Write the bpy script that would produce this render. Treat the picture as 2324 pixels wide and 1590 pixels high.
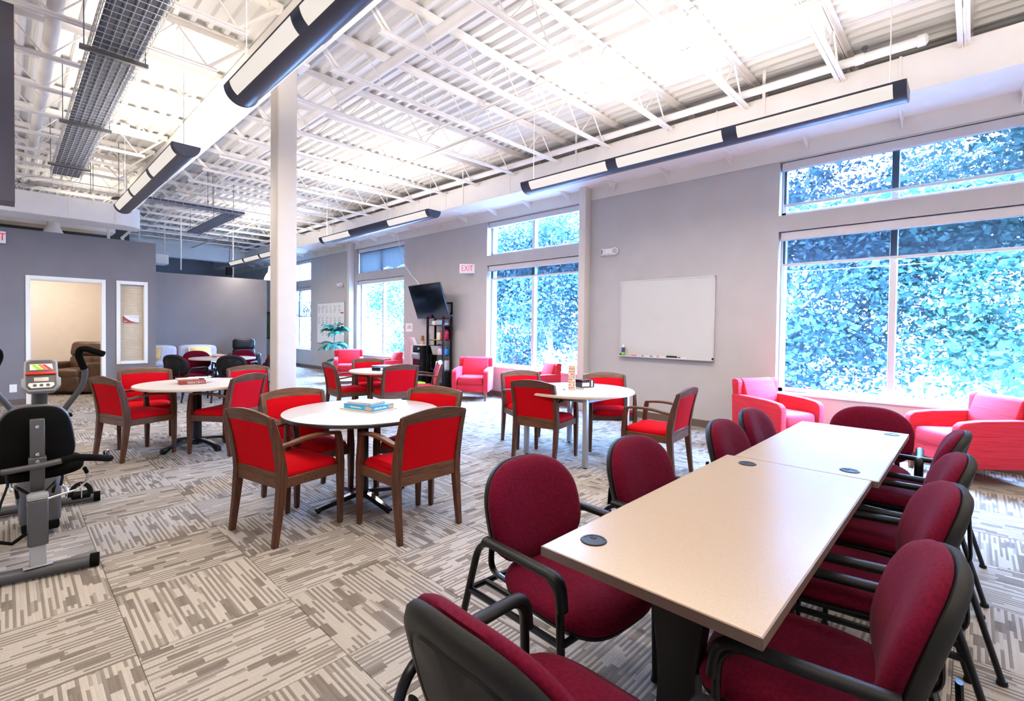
import bpy, bmesh, math, random
import numpy as np
from mathutils import Vector, Matrix, Euler
random.seed(7)
PI = math.pi
for o in list(bpy.data.objects):
    bpy.data.objects.remove(o)
SC = bpy.context.scene
COL = SC.collection

# ------------------------------------------------------------------ camera
def setup_camera():
    yaw, pit, rol = math.radians(46.3566), math.radians(-1.0243), math.radians(0.6886)
    f = Vector((math.sin(yaw) * math.cos(pit), math.cos(yaw) * math.cos(pit), math.sin(pit)))
    r = Vector((math.cos(yaw), -math.sin(yaw), 0))
    u = r.cross(f)
    R = r * math.cos(rol) + u * math.sin(rol)
    U = -r * math.sin(rol) + u * math.cos(rol)
    cam = bpy.data.cameras.new('camera')
    cam.sensor_width = 36
    cam.lens = 1097.33 * 36 / 2324
    cam.shift_y = (763.31 - 795) / 2324
    cam.clip_start = 0.05
    cam.clip_end = 400
    o = bpy.data.objects.new('camera', cam)
    m = Matrix((R, U, -f)).transposed().to_4x4()
    m.translation = (0, 0, 1.42)
    o.matrix_world = m
    COL.objects.link(o)
    SC.camera = o
setup_camera()

# ------------------------------------------------------------------ world, sun, room lamps, exposure
SC.view_settings.view_transform = 'Standard'
SC.view_settings.look = 'None'
SC.view_settings.gamma = 1
SC.view_settings.use_curve_mapping = False
SC.view_settings.exposure = 0.55
SC.cycles.max_bounces = 8
SC.cycles.diffuse_bounces = 5
SC.cycles.glossy_bounces = 3
SC.cycles.transmission_bounces = 4
SC.cycles.transparent_max_bounces = 10
SC.cycles.caustics_reflective = False
SC.cycles.caustics_refractive = False
SC.cycles.sample_clamp_indirect = 12

SKY_COLOR, SKY_STRENGTH = (0.29, 0.53, 1.0), 150.0
SUN_STRENGTH = 3.5
UPLIGHT, UPCOLOR = 56.0, (1.0, 0.89, 0.76)
DOWNLIGHT = 58.0
LENS_GLOW = 0.42

w = bpy.data.worlds.new('sky')
SC.world = w
w.use_nodes = True
bg = w.node_tree.nodes['Background']
bg.inputs[0].default_value = (*SKY_COLOR, 1)
bg.inputs[1].default_value = SKY_STRENGTH

def lamp(name, kind, loc, rot, energy, color, size=None, size_y=None, spread=None):
    d = bpy.data.lights.new(name, kind)
    d.energy = energy
    d.color = color
    if kind == 'AREA':
        d.shape = 'RECTANGLE'
        d.size, d.size_y = size, size_y
        if spread: d.spread = spread
    if kind == 'SUN':
        d.angle = 0.03
    if kind == 'POINT':
        d.shadow_soft_size = size
    o = bpy.data.objects.new(name, d)
    o.location = loc
    o.rotation_euler = rot
    COL.objects.link(o)
    return o
lamp('sun', 'SUN', (0, 0, 30), (math.radians(38), 0, math.radians(-68)), SUN_STRENGTH, (0.70, 0.85, 1.0))

# ------------------------------------------------------------------ materials
def nt(m):
    m.use_nodes = True
    return m.node_tree, m.node_tree.nodes['Principled BSDF']

def pbr(name, col, rough=0.5, metal=0.0, var=0.0, vscale=8.0, bump=0.0, bscale=200.0, spec=None, sheen=0.0,
        emit=None, estr=0.0, coat=0.0, stretch=None):
    m = bpy.data.materials.new(name)
    t, b = nt(m)
    b.inputs['Base Color'].default_value = (*col, 1)
    b.inputs['Roughness'].default_value = rough
    b.inputs['Metallic'].default_value = metal
    if spec is not None: b.inputs['Specular IOR Level'].default_value = spec
    if sheen:
        b.inputs['Sheen Weight'].default_value = sheen
        b.inputs['Sheen Roughness'].default_value = 0.4
        b.inputs['Sheen Tint'].default_value = (*[min(1, c + 0.35) for c in col], 1)
    if coat: b.inputs['Coat Weight'].default_value = coat
    if emit:
        b.inputs['Emission Color'].default_value = (*emit, 1)
        b.inputs['Emission Strength'].default_value = estr
    if var or bump:
        tc = t.nodes.new('ShaderNodeTexCoord')
        mp = t.nodes.new('ShaderNodeMapping')
        t.links.new(tc.outputs['Object'], mp.inputs[0])
        if stretch: mp.inputs['Scale'].default_value = stretch
    if var:
        n = t.nodes.new('ShaderNodeTexNoise')
        n.inputs['Scale'].default_value = vscale
        n.inputs['Detail'].default_value = 5
        t.links.new(mp.outputs[0], n.inputs['Vector'])
        rp = t.nodes.new('ShaderNodeValToRGB')
        rp.color_ramp.elements[0].position = 0.3
        rp.color_ramp.elements[1].position = 0.7
        rp.color_ramp.elements[0].color = (*[c * (1 - var) for c in col], 1)
        rp.color_ramp.elements[1].color = (*[min(1, c * (1 + var)) for c in col], 1)
        t.links.new(n.outputs[0], rp.inputs[0])
        t.links.new(rp.outputs[0], b.inputs['Base Color'])
    if bump:
        n2 = t.nodes.new('ShaderNodeTexNoise')
        n2.inputs['Scale'].default_value = bscale
        n2.inputs['Detail'].default_value = 3
        t.links.new(mp.outputs[0], n2.inputs['Vector'])
        bp = t.nodes.new('ShaderNodeBump')
        bp.inputs['Strength'].default_value = bump
        bp.inputs['Distance'].default_value = 0.002
        t.links.new(n2.outputs[0], bp.inputs['Height'])
        t.links.new(bp.outputs[0], b.inputs['Normal'])
    return m

def glass(name, tint=(1, 1, 1), gloss=0.06):
    m = bpy.data.materials.new(name)
    t, b = nt(m)
    t.nodes.remove(b)
    out = t.nodes['Material Output']
    tr = t.nodes.new('ShaderNodeBsdfTransparent'); tr.inputs[0].default_value = (*tint, 1)
    gl = t.nodes.new('ShaderNodeBsdfGlossy'); gl.inputs['Roughness'].default_value = 0.02
    mx = t.nodes.new('ShaderNodeMixShader')
    lw = t.nodes.new('ShaderNodeLayerWeight'); lw.inputs[0].default_value = 0.5
    pw = t.nodes.new('ShaderNodeMath'); pw.operation = 'POWER'; pw.inputs[1].default_value = 5
    ma = t.nodes.new('ShaderNodeMath'); ma.operation = 'MULTIPLY_ADD'; ma.inputs[1].default_value = 0.6; ma.inputs[2].default_value = 0.03
    t.links.new(lw.outputs['Facing'], pw.inputs[0]); t.links.new(pw.outputs[0], ma.inputs[0])
    t.links.new(ma.outputs[0], mx.inputs[0])
    t.links.new(tr.outputs[0], mx.inputs[1]); t.links.new(gl.outputs[0], mx.inputs[2])
    t.links.new(mx.outputs[0], out.inputs[0])
    return m

def screen_cloth(name, col, thru):
    m = bpy.data.materials.new(name)
    t, b = nt(m)
    t.nodes.remove(b)
    out = t.nodes['Material Output']
    tr = t.nodes.new('ShaderNodeBsdfTransparent'); tr.inputs[0].default_value = (1, 1, 1, 1)
    df = t.nodes.new('ShaderNodeBsdfDiffuse'); df.inputs[0].default_value = (*col, 1)
    tl = t.nodes.new('ShaderNodeBsdfTranslucent'); tl.inputs[0].default_value = (*col, 1)
    m1 = t.nodes.new('ShaderNodeMixShader'); m1.inputs[0].default_value = 0.4
    t.links.new(df.outputs[0], m1.inputs[1]); t.links.new(tl.outputs[0], m1.inputs[2])
    m2 = t.nodes.new('ShaderNodeMixShader'); m2.inputs[0].default_value = 1 - thru
    t.links.new(tr.outputs[0], m2.inputs[1]); t.links.new(m1.outputs[0], m2.inputs[2])
    t.links.new(m2.outputs[0], out.inputs[0])
    return m

def wood(name, dark, light, axis='Z', rough=0.38):
    m = bpy.data.materials.new(name)
    t, b = nt(m)
    tc = t.nodes.new('ShaderNodeTexCoord'); mp = t.nodes.new('ShaderNodeMapping')
    mp.inputs['Scale'].default_value = {'Z': (26, 26, 2.5), 'X': (2.5, 26, 26), 'Y': (26, 2.5, 26)}[axis]
    n = t.nodes.new('ShaderNodeTexNoise'); n.inputs['Scale'].default_value = 3; n.inputs['Detail'].default_value = 6
    rp = t.nodes.new('ShaderNodeValToRGB')
    rp.color_ramp.elements[0].position = 0.3; rp.color_ramp.elements[1].position = 0.72
    rp.color_ramp.elements[0].color = (*dark, 1); rp.color_ramp.elements[1].color = (*light, 1)
    t.links.new(tc.outputs['Object'], mp.inputs[0]); t.links.new(mp.outputs[0], n.inputs['Vector'])
    t.links.new(n.outputs[0], rp.inputs[0]); t.links.new(rp.outputs[0], b.inputs['Base Color'])
    b.inputs['Roughness'].default_value = rough
    b.inputs['Specular IOR Level'].default_value = 0.3
    return m

def fabric(name, col, var=0.18, sheen=0.25, scale=260):
    return pbr(name, col, 0.85, var=var, vscale=scale * 0.5, bump=0.5, bscale=scale, spec=0.06, sheen=sheen)

def striped(name, a, b_, freq=70):
    m = bpy.data.materials.new(name)
    t, b = nt(m)
    tc = t.nodes.new('ShaderNodeTexCoord'); mp = t.nodes.new('ShaderNodeMapping')
    mp.inputs['Scale'].default_value = (3.5, 3.5, freq)
    n = t.nodes.new('ShaderNodeTexNoise'); n.inputs['Scale'].default_value = 1; n.inputs['Detail'].default_value = 2
    rp = t.nodes.new('ShaderNodeValToRGB')
    rp.color_ramp.elements[0].position = 0.36; rp.color_ramp.elements[1].position = 0.5
    rp.color_ramp.elements[0].color = (*a, 1); rp.color_ramp.elements[1].color = (*b_, 1)
    t.links.new(tc.outputs['Object'], mp.inputs[0]); t.links.new(mp.outputs[0], n.inputs['Vector'])
    t.links.new(n.outputs[0], rp.inputs[0]); t.links.new(rp.outputs[0], b.inputs['Base Color'])
    b.inputs['Roughness'].default_value = 0.8
    b.inputs['Specular IOR Level'].default_value = 0.2
    b.inputs['Sheen Weight'].default_value = 0.12
    b.inputs['Sheen Tint'].default_value = (1, 0.75, 0.8, 1)
    return m

def carpet(name):
    m = bpy.data.materials.new(name)
    t, b = nt(m)
    N = t.nodes.new
    L = t.links.new
    def math_(op, a, c=None):
        n = N('ShaderNodeMath'); n.operation = op
        for i, x in enumerate((a, c)):
            if x is None: continue
            if isinstance(x, (int, float)): n.inputs[i].default_value = x
            else: L(x, n.inputs[i])
        return n.outputs[0]
    uv = N('ShaderNodeUVMap'); uv.uv_map = 'UVMap'
    sp = N('ShaderNodeSeparateXYZ'); L(uv.outputs[0], sp.inputs[0])
    oi = N('ShaderNodeObjectInfo')
    rnd = math_('MULTIPLY', oi.outputs['Random'], 137.0)
    U, V = sp.outputs[0], sp.outputs[1]
    lines = math_('MULTIPLY', U, 50.0)
    def wn(x, y):
        c = N('ShaderNodeCombineXYZ'); L(x, c.inputs[0])
        if y is not None: L(y, c.inputs[1])
        L(rnd, c.inputs[2])
        n = N('ShaderNodeTexWhiteNoise'); n.noise_dimensions = '3D'; L(c.outputs[0], n.inputs['Vector'])
        return n.outputs['Value']
    li = math_('FLOOR', lines)
    lg = math_('FLOOR', math_('MULTIPLY', U, 16.67))
    seg1 = math_('FLOOR', math_('ADD', math_('MULTIPLY', V, 4.6), math_('MULTIPLY', wn(li, None), 9.0)))
    seg2 = math_('FLOOR', math_('ADD', math_('MULTIPLY', V, 5.5), math_('MULTIPLY', wn(lg, None), 9.0)))
    r1 = wn(li, seg1); r2 = wn(lg, math_('ADD', seg2, 31.0))
    odd = math_('MODULO', li, 2.0)
    d1 = math_('MULTIPLY', math_('MULTIPLY', odd, math_('LESS_THAN', r1, 0.72)), 0.66)
    d2 = math_('MULTIPLY', math_('LESS_THAN', r2, 0.13), 0.74)
    d3 = math_('MULTIPLY', math_('LESS_THAN', r1, 0.13), 0.45)
    s = math_('MAXIMUM', math_('MAXIMUM', d1, d2), d3)
    s = math_('ADD', s, math_('MULTIPLY', r1, 0.14))
    rp = N('ShaderNodeValToRGB')
    e = rp.color_ramp.elements
    e[0].position = 0.05; e[0].color = (0.365, 0.332, 0.296, 1)
    e[1].position = 0.95; e[1].color = (0.118, 0.098, 0.083, 1)
    L(s, rp.inputs[0])
    # pile grain
    tc = N('ShaderNodeTexCoord')
    n3 = N('ShaderNodeTexNoise'); n3.inputs['Scale'].default_value = 160; n3.inputs['Detail'].default_value = 3; L(tc.outputs['Object'], n3.inputs['Vector'])
    hsv = N('ShaderNodeHueSaturation'); L(rp.outputs[0], hsv.inputs['Color'])
    tone = math_('ADD', math_('MULTIPLY', oi.outputs['Random'], 0.22), 0.62)
    L(math_('ADD', tone, math_('MULTIPLY', n3.outputs[0], 0.55)), hsv.inputs['Value'])
    L(hsv.outputs[0], b.inputs['Base Color'])
    bp = N('ShaderNodeBump'); bp.inputs['Strength'].default_value = 0.6; bp.inputs['Distance'].default_value = 0.004
    L(math_('ADD', n3.outputs[0], math_('MULTIPLY', math_('PINGPONG', math_('MULTIPLY', U, 100.0), 1.0), 0.5)), bp.inputs['Height'])
    L(bp.outputs[0], b.inputs['Normal'])
    b.inputs['Roughness'].default_value = 0.95
    b.inputs['Specular IOR Level'].default_value = 0.1
    return m

def foliage(name, a, b_):
    m = bpy.data.materials.new(name)
    t, b = nt(m)
    tc = t.nodes.new('ShaderNodeTexCoord')
    n = t.nodes.new('ShaderNodeTexNoise'); n.inputs['Scale'].default_value = 1.4; n.inputs['Detail'].default_value = 6
    rp = t.nodes.new('ShaderNodeValToRGB')
    rp.color_ramp.elements[0].position = 0.35; rp.color_ramp.elements[1].position = 0.65
    rp.color_ramp.elements[0].color = (*a, 1); rp.color_ramp.elements[1].color = (*b_, 1)
    t.links.new(tc.outputs['Object'], n.inputs['Vector']); t.links.new(n.outputs[0], rp.inputs[0])
    t.links.new(rp.outputs[0], b.inputs['Base Color'])
    b.inputs['Roughness'].default_value = 0.6
    out = t.nodes['Material Output']
    tl = t.nodes.new('ShaderNodeBsdfTranslucent')
    t.links.new(rp.outputs[0], tl.inputs[0])
    mx = t.nodes.new('ShaderNodeMixShader'); mx.inputs[0].default_value = 0.4
    t.links.new(b.outputs[0], mx.inputs[1]); t.links.new(tl.outputs[0], mx.inputs[2])
    t.links.new(mx.outputs[0], out.inputs[0])
    return m

M = dict(
    wall=pbr('wall_paint_grey', (0.475, 0.452, 0.448), 0.75, var=0.03, vscale=3, bump=0.15, bscale=90),
    wallhi=pbr('wall_paint_cream', (0.74, 0.70, 0.65), 0.75, var=0.02, vscale=3),
    accent=pbr('wall_paint_slate', (0.20, 0.186, 0.196), 0.8, var=0.05, vscale=2.5, bump=0.2, bscale=120),
    farwall=pbr('far_wall_paint', (0.38, 0.40, 0.44), 0.8),
    room=pbr('warm_room_paint', (0.78, 0.71, 0.64), 0.8, var=0.02),
    white=pbr('white_steel_paint', (0.83, 0.80, 0.77), 0.55, var=0.03, vscale=4),
    deck=pbr('white_deck_paint', (0.72, 0.71, 0.70), 0.5, var=0.03, vscale=2),
    trim=pbr('white_trim_paint', (0.82, 0.80, 0.75), 0.4),
    column=pbr('cream_column_paint', (0.66, 0.61, 0.56), 0.6, var=0.02),
    base=pbr('brown_vinyl_base', (0.13, 0.095, 0.075), 0.5),
    frame=pbr('window_aluminium', (0.62, 0.63, 0.66), 0.4, 0.3),
    shade=screen_cloth('shade_screen', (0.021, 0.022, 0.027), 0.40),
    sheet=screen_cloth('shade_sheet', (0.040, 0.040, 0.041), 0.0),
    valance=pbr('shade_fascia', (0.60, 0.58, 0.60), 0.4),
    glass=glass('window_glass', (0.96, 0.98, 1.0)),
    carpet=carpet('carpet_tiles'),
    subfloor=pbr('concrete', (0.3, 0.28, 0.26), 0.9, var=0.1),
    walnut=wood('walnut', (0.046, 0.016, 0.008), (0.115, 0.045, 0.022)),
    walnut2=wood('walnut_rail', (0.056, 0.021, 0.010), (0.145, 0.060, 0.029), 'X'),
    red=fabric('red_upholstery', (0.46, 0.002, 0.007), 0.12, 0.02),
    maroon=fabric('maroon_upholstery', (0.092, 0.0025, 0.0145), 0.25, 0.08, 200),
    tweed=striped('coral_striped_weave', (0.44, 0.008, 0.022), (0.56, 0.026, 0.045), 190),
    blackplast=pbr('black_plastic', (0.006, 0.006, 0.007), 0.42, var=0.1, bump=0.25, bscale=500, spec=0.22),
    greyplast=pbr('charcoal_plastic', (0.013, 0.0125, 0.012), 0.5, bump=0.3, bscale=400, spec=0.14),
    blackmetal=pbr('black_metal', (0.004, 0.004, 0.005), 0.30, spec=0.25),
    chrome=pbr('chrome', (0.7, 0.72, 0.76), 0.12, 1.0),
    silver=pbr('silver_paint', (0.36, 0.37, 0.40), 0.4, 0.5),
    lam_white=pbr('white_laminate', (0.47, 0.455, 0.45), 0.28, var=0.015, vscale=30),
    lam_cream=pbr('cream_laminate', (0.50, 0.455, 0.41), 0.32),
    lam_tan=pbr('tan_laminate', (0.335, 0.25, 0.172), 0.27, var=0.07, vscale=260),
    edge_brown=pbr('brown_edge_band', (0.13, 0.085, 0.065), 0.45),
    edge_cream=pbr('cream_edge_band', (0.55, 0.45, 0.36), 0.45),
    edge_black=pbr('black_edge_band', (0.015, 0.013, 0.013), 0.3),
    legwood=wood('armchair_leg_wood', (0.12, 0.045, 0.022), (0.24, 0.10, 0.05)),
    fixture=pbr('fixture_grey_blue', (0.075, 0.085, 0.125), 0.32, 0.5),
    lens=pbr('fixture_lens', (0.62, 0.60, 0.57), 0.5, emit=(1.0, 0.93, 0.82), estr=LENS_GLOW),
    cable=pbr('slate_cable_bed', (0.055, 0.068, 0.105), 0.6, var=0.4, vscale=25),
    wire=pbr('zinc_wire', (0.55, 0.56, 0.60), 0.35, 0.8),
    strut=pbr('grey_strut', (0.16, 0.16, 0.17), 0.4, 0.7),
    bark=pbr('bark', (0.12, 0.11, 0.13), 0.9, var=0.4, vscale=6),
    palebark=pbr('pale_bark', (0.52, 0.50, 0.52), 0.8, var=0.2),
    leaf_a=foliage('leaf_blue_green', (0.003, 0.018, 0.026), (0.013, 0.052, 0.066)),
    leaf_b=foliage('leaf_teal', (0.003, 0.026, 0.024), (0.014, 0.070, 0.058)),
    palmleaf=pbr('palm_leaf', (0.02, 0.16, 0.11), 0.45, var=0.5, vscale=14),
    lot=pbr('parking_lot', (0.13, 0.128, 0.126), 0.9, var=0.1, vscale=0.5),
    carpaint=pbr('car_white', (0.75, 0.76, 0.78), 0.25, coat=0.5),
    carglass=pbr('car_glass', (0.004, 0.005, 0.006), 0.3),
    tyre=pbr('tyre', (0.004, 0.004, 0.005), 0.8),
    board=pbr('whiteboard', (0.60, 0.595, 0.58), 0.18, var=0.015, vscale=2),
    paper=pbr('paper', (0.80, 0.80, 0.80), 0.8),
    ink=pbr('grey_print', (0.33, 0.34, 0.37), 0.8),
    smudge=pbr('faint_marker', (0.58, 0.42, 0.42), 0.4),
    redprint=pbr('red_print', (0.62, 0.05, 0.05), 0.7),
    exitred=pbr('exit_red', (0.8, 0.02, 0.03), 0.5, emit=(1, 0.05, 0.07), estr=0.25),
    signwhite=pbr('sign_white', (0.82, 0.82, 0.82), 0.4),
    screen=pbr('tv_screen', (0.004, 0.006, 0.010), 0.10),
    leather_bl=pbr('black_leather', (0.009, 0.012, 0.018), 0.36, var=0.2, vscale=9, bump=0.4, bscale=120, spec=0.25),
    leather_br=pbr('brown_leather', (0.085, 0.042, 0.025), 0.42, var=0.3, vscale=7, bump=0.5, bscale=100),
    sofa=pbr('grey_quilted_cover', (0.42, 0.42, 0.48), 0.85, var=0.12, vscale=40, bump=0.6, bscale=55),
    gold=pbr('gold_cushion', (0.66, 0.45, 0.17), 0.7, var=0.12, vscale=40),
    fringe=pbr('cream_fringe', (0.75, 0.68, 0.58), 0.9, var=0.2, vscale=90),
    bikegrey=pbr('bike_grey', (0.075, 0.075, 0.082), 0.42, 0.3, var=0.04),
    bikeblack=pbr('bike_black_foam', (0.004, 0.004, 0.004), 0.85, bump=0.3, bscale=300, spec=0.06),
    bikelight=pbr('bike_silver_plastic', (0.30, 0.31, 0.33), 0.4),
    consoleface=pbr('console_face', (0.09, 0.083, 0.08), 0.4),
    lcd=pbr('lcd', (0.60, 0.57, 0.50), 0.3),
    green=pbr('lime_green', (0.33, 0.72, 0.02), 0.5),
    orange=pbr('orange', (0.85, 0.22, 0.03), 0.5),
    redplast=pbr('red_plastic', (0.62, 0.02, 0.015), 0.35),
    bluebox=pbr('blue_print', (0.02, 0.22, 0.50), 0.4),
    skybox=pbr('sky_print', (0.03, 0.38, 0.66), 0.4),
    brownbox=pbr('checkers_red', (0.30, 0.045, 0.040), 0.5),
    cardboard=pbr('cardboard', (0.52, 0.38, 0.26), 0.8),
    block=pbr('birch', (0.80, 0.64, 0.42), 0.6, var=0.1, vscale=60),
    block_r=pbr('block_red', (0.62, 0.10, 0.10), 0.6), block_b=pbr('block_blue', (0.13, 0.26, 0.50), 0.6),
    block_d=pbr('block_brown', (0.36, 0.20, 0.12), 0.6), block_p=pbr('block_pink', (0.75, 0.25, 0.50), 0.6),
    bin=pbr('grey_bin', (0.40, 0.38, 0.37), 0.6), clearbin=pbr('frosted_bin', (0.38, 0.43, 0.52), 0.3),
    bag=pbr('crimson_bag', (0.50, 0.012, 0.035), 0.6, var=0.1), boxwhite=pbr('white_carton', (0.68, 0.66, 0.64), 0.6),
    yellow=pbr('yellow', (0.75, 0.62, 0.10), 0.5), cup=pbr('brown_cup', (0.28, 0.11, 0.055), 0.6),
    cup2=pbr('tan_cup', (0.60, 0.38, 0.28), 0.6), pinkcard=pbr('pink_card', (0.74, 0.50, 0.54), 0.6),
    redlabel=pbr('machine_red_label', (0.55, 0.06, 0.05), 0.5), blind=pbr('cream_slat', (0.66, 0.60, 0.51), 0.5),
    art=pbr('forest_print', (0.07, 0.13, 0.04), 0.4, var=0.9, vscale=9, stretch=(1, 1, 0.35)),
    pot=pbr('plant_pot', (0.08, 0.06, 0.05), 0.6), bell=pbr('pendant_shade', (0.8, 0.8, 0.8), 0.3, emit=(1, 0.97, 0.9), estr=0.8),
    void=pbr('dark_void_shade', (0.03, 0.045, 0.055), 0.9), bulk=pbr('bulkhead_paint', (0.115, 0.105, 0.125), 0.8),  # void: shade painted in as a near-black colour
    redwire=pbr('red_wire', (0.6, 0.1, 0.05), 0.6), brick=pbr('neighbour_brick', (0.40, 0.24, 0.22), 0.9, var=0.2, vscale=3),
    cavan=pbr('can_blue', (0.04, 0.06, 0.18), 0.35),
)

# ------------------------------------------------------------------ mesh builder
class MB:
    def __init__(s): s.v = []; s.f = []; s.m = []
    def add(s, vs, fs, mi=0, mat=None):
        k = len(s.v)
        for p in vs:
            p = Vector(p)
            s.v.append(tuple(mat @ p) if mat is not None else tuple(p))
        for f in fs:
            s.f.append(tuple(i + k for i in f)); s.m.append(mi)
        return s
    def box(s, c, d, mi=0, rz=0.0, mat=None):
        x, y, z = d[0] / 2, d[1] / 2, d[2] / 2
        vs = [(-x, -y, -z), (x, -y, -z), (x, y, -z), (-x, y, -z), (-x, -y, z), (x, -y, z), (x, y, z), (-x, y, z)]
        T = Matrix.Translation(c) @ Matrix.Rotation(rz, 4, 'Z')
        if mat is not None: T = mat @ T
        return s.add(vs, [(3, 2, 1, 0), (4, 5, 6, 7), (0, 1, 5, 4), (1, 2, 6, 5), (2, 3, 7, 6), (3, 0, 4, 7)], mi, T)
    def bb(s, a, b, mi=0):
        return s.box([(a[i] + b[i]) / 2 for i in range(3)], [abs(b[i] - a[i]) for i in range(3)], mi)
    def loft(s, secs, mi=0, caps=True, mat=None, closed=True):
        n = len(secs[0]); vs = [p for q in secs for p in q]; fs = []
        for i in range(len(secs) - 1):
            for j in range(n if closed else n - 1):
                k = (j + 1) % n
                fs.append((i * n + j, i * n + k, (i + 1) * n + k, (i + 1) * n + j))
        if caps:
            fs.append(tuple(reversed(range(n)))); fs.append(tuple((len(secs) - 1) * n + j for j in range(n)))
        return s.add(vs, fs, mi, mat)
    def tube(s, path, r, n=10, mi=0, r2=None, caps=True, closed=False):
        P = [Vector(p) for p in path]; secs = []; N = len(P)
        up = Vector((0, 0, 1)); prev = None
        for i, p in enumerate(P):
            if closed: t = P[(i + 1) % N] - P[i - 1]
            else: t = P[min(i + 1, N - 1)] - P[max(i - 1, 0)]
            t.normalize()
            if prev is None:
                a = t.cross(up)
                if a.length < 1e-3: a = t.cross(Vector((1, 0, 0)))
            else:
                a = prev - t * prev.dot(t)
                if a.length < 1e-5: a = t.cross(up)
            a.normalize(); prev = a; b = t.cross(a)
            rr = r[i] if isinstance(r, (list, tuple)) else r
            rb = rr if r2 is None else (r2[i] if isinstance(r2, (list, tuple)) else r2)
            secs.append([tuple(p + a * rr * math.cos(2 * PI * j / n) + b * rb * math.sin(2 * PI * j / n)) for j in range(n)])
        if closed: secs.append(secs[0]); caps = False
        return s.loft(secs, mi, caps)
    def lathe(s, prof, n=24, c=(0, 0, 0), mi=0, mat=None, caps=True):
        secs = [[(c[0] + r * math.cos(2 * PI * j / n), c[1] + r * math.sin(2 * PI * j / n), c[2] + z) for j in range(n)] for r, z in prof]
        return s.loft(secs, mi, caps, mat)
    def prism(s, poly, axis, a, b, mi=0, mat=None):
        def P(p, t):
            return {'X': (t, p[0], p[1]), 'Y': (p[0], t, p[1]), 'Z': (p[0], p[1], t)}[axis]
        return s.loft([[P(p, a) for p in poly], [P(p, b) for p in poly]], mi, True, mat)
    def cyl(s, a, b, r, n=12, mi=0): return s.tube([a, b], r, n, mi)
    def build(s, name, mats, parent=None, bevel=0.0, seg=2, loc=None, ang=38, flat=False):
        me = bpy.data.meshes.new(name)
        me.from_pydata(s.v, [], s.f)
        if not isinstance(mats, (list, tuple)): mats = [mats]
        for m in mats: me.materials.append(m)
        if len(mats) > 1: me.polygons.foreach_set('material_index', s.m)
        bm = bmesh.new(); bm.from_mesh(me)
        bmesh.ops.recalc_face_normals(bm, faces=bm.faces)
        if bevel:
            es = [e for e in bm.edges if len(e.link_faces) == 2 and e.calc_face_angle(0) > 0.5]
            bmesh.ops.bevel(bm, geom=es, offset=bevel, segments=seg, profile=0.5, affect='EDGES', clamp_overlap=True)
        bm.to_mesh(me); bm.free()
        if not flat:
            me.polygons.foreach_set('use_smooth', [True] * len(me.polygons))
            me.set_sharp_from_angle(angle=math.radians(ang))
        me.update()
        return link(name, me, parent, loc)

def link(name, me, parent=None, loc=None):
    o = bpy.data.objects.new(name, me)
    COL.objects.link(o)
    if parent is not None: o.parent = parent
    if loc is not None: o.location = loc
    return o
def tag(o, label=None, cat=None, group=None, kind=None):
    if label: o['label'] = label
    if cat: o['category'] = cat
    if group: o['group'] = group
    if kind: o['kind'] = kind
    return o
def empty(name, loc=(0, 0, 0), rz=0.0, label=None, cat=None, group=None, kind=None):
    o = bpy.data.objects.new(name, None)
    o.empty_display_size = 0.1
    o.location = loc; o.rotation_euler = (0, 0, rz)
    COL.objects.link(o)
    return tag(o, label, cat, group, kind)
def dup(root, loc, rz=0.0, label=None, group=None, cat=None):
    def cp(o, par):
        c = o.copy(); COL.objects.link(c)
        if par is not None: c.parent = par
        for ch in o.children: cp(ch, c)
        return c
    r = cp(root, None)
    r.location = loc; r.rotation_euler = (0, 0, rz)
    return tag(r, label, cat, group)
def facing(fx, fy): return math.atan2(-fx, fy)      # rotation that turns local +Y to (fx, fy)

def text_mesh(name, s, size, mat, parent, mtx, ext=0.0008, align='CENTER'):
    cu = bpy.data.curves.new(name, 'FONT')
    cu.body = s; cu.size = size; cu.extrude = ext; cu.align_x = align; cu.align_y = 'CENTER'
    cu.resolution_u = 3
    t = bpy.data.objects.new('tmp_text', cu)
    COL.objects.link(t)
    dg = bpy.context.evaluated_depsgraph_get()
    me = bpy.data.meshes.new_from_object(t.evaluated_get(dg))
    bpy.data.objects.remove(t)
    me.name = name
    me.materials.clear(); me.materials.append(mat)
    o = link(name, me, parent)
    o.matrix_local = mtx
    return o
def basis(x, y, o):
    x = Vector(x).normalized(); y = Vector(y).normalized(); z = x.cross(y)
    m = Matrix((x, y, z)).transposed().to_4x4(); m.translation = o
    return m

def sup(n, a, b, e=2.6, c=(0, 0), e2=None):
    out = []
    for i in range(n):
        t = 2 * PI * i / n; ct, st = math.cos(t), math.sin(t)
        k = e if (e2 is None or st >= 0) else e2
        out.append((c[0] + a * math.copysign(abs(ct) ** (2 / k), ct), c[1] + b * math.copysign(abs(st) ** (2 / k), st)))
    return out
def pad(outline, prof, c=(0, 0)):
    """closed cushion: outline in 2D scaled about c, prof = [(inset metres, height)] from bottom centre to top centre"""
    secs = []
    for ins, h in prof:
        q = []
        for x, y in outline:
            dx, dy = x - c[0], y - c[1]; l = math.hypot(dx, dy) or 1
            k = max(0.02, (l - ins) / l) if ins < 5 else 0.02
            q.append((c[0] + dx * k, c[1] + dy * k, h))
        secs.append(q)
    return secs

# ================================================================== ROOM SHELL
WX = 7.06                                                    # inner face of the window wall
def struct(o): o['kind'] = 'structure'; return o
WIN = [(-0.50, 1.89), (5.10, 7.49), (10.58, 12.97), (16.06, 18.45)]
LZ0, LZ1, TZ0, TZ1, PZ, TOPZ = 0.61, 2.73, 2.94, 3.645, 3.645, 4.60

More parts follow.
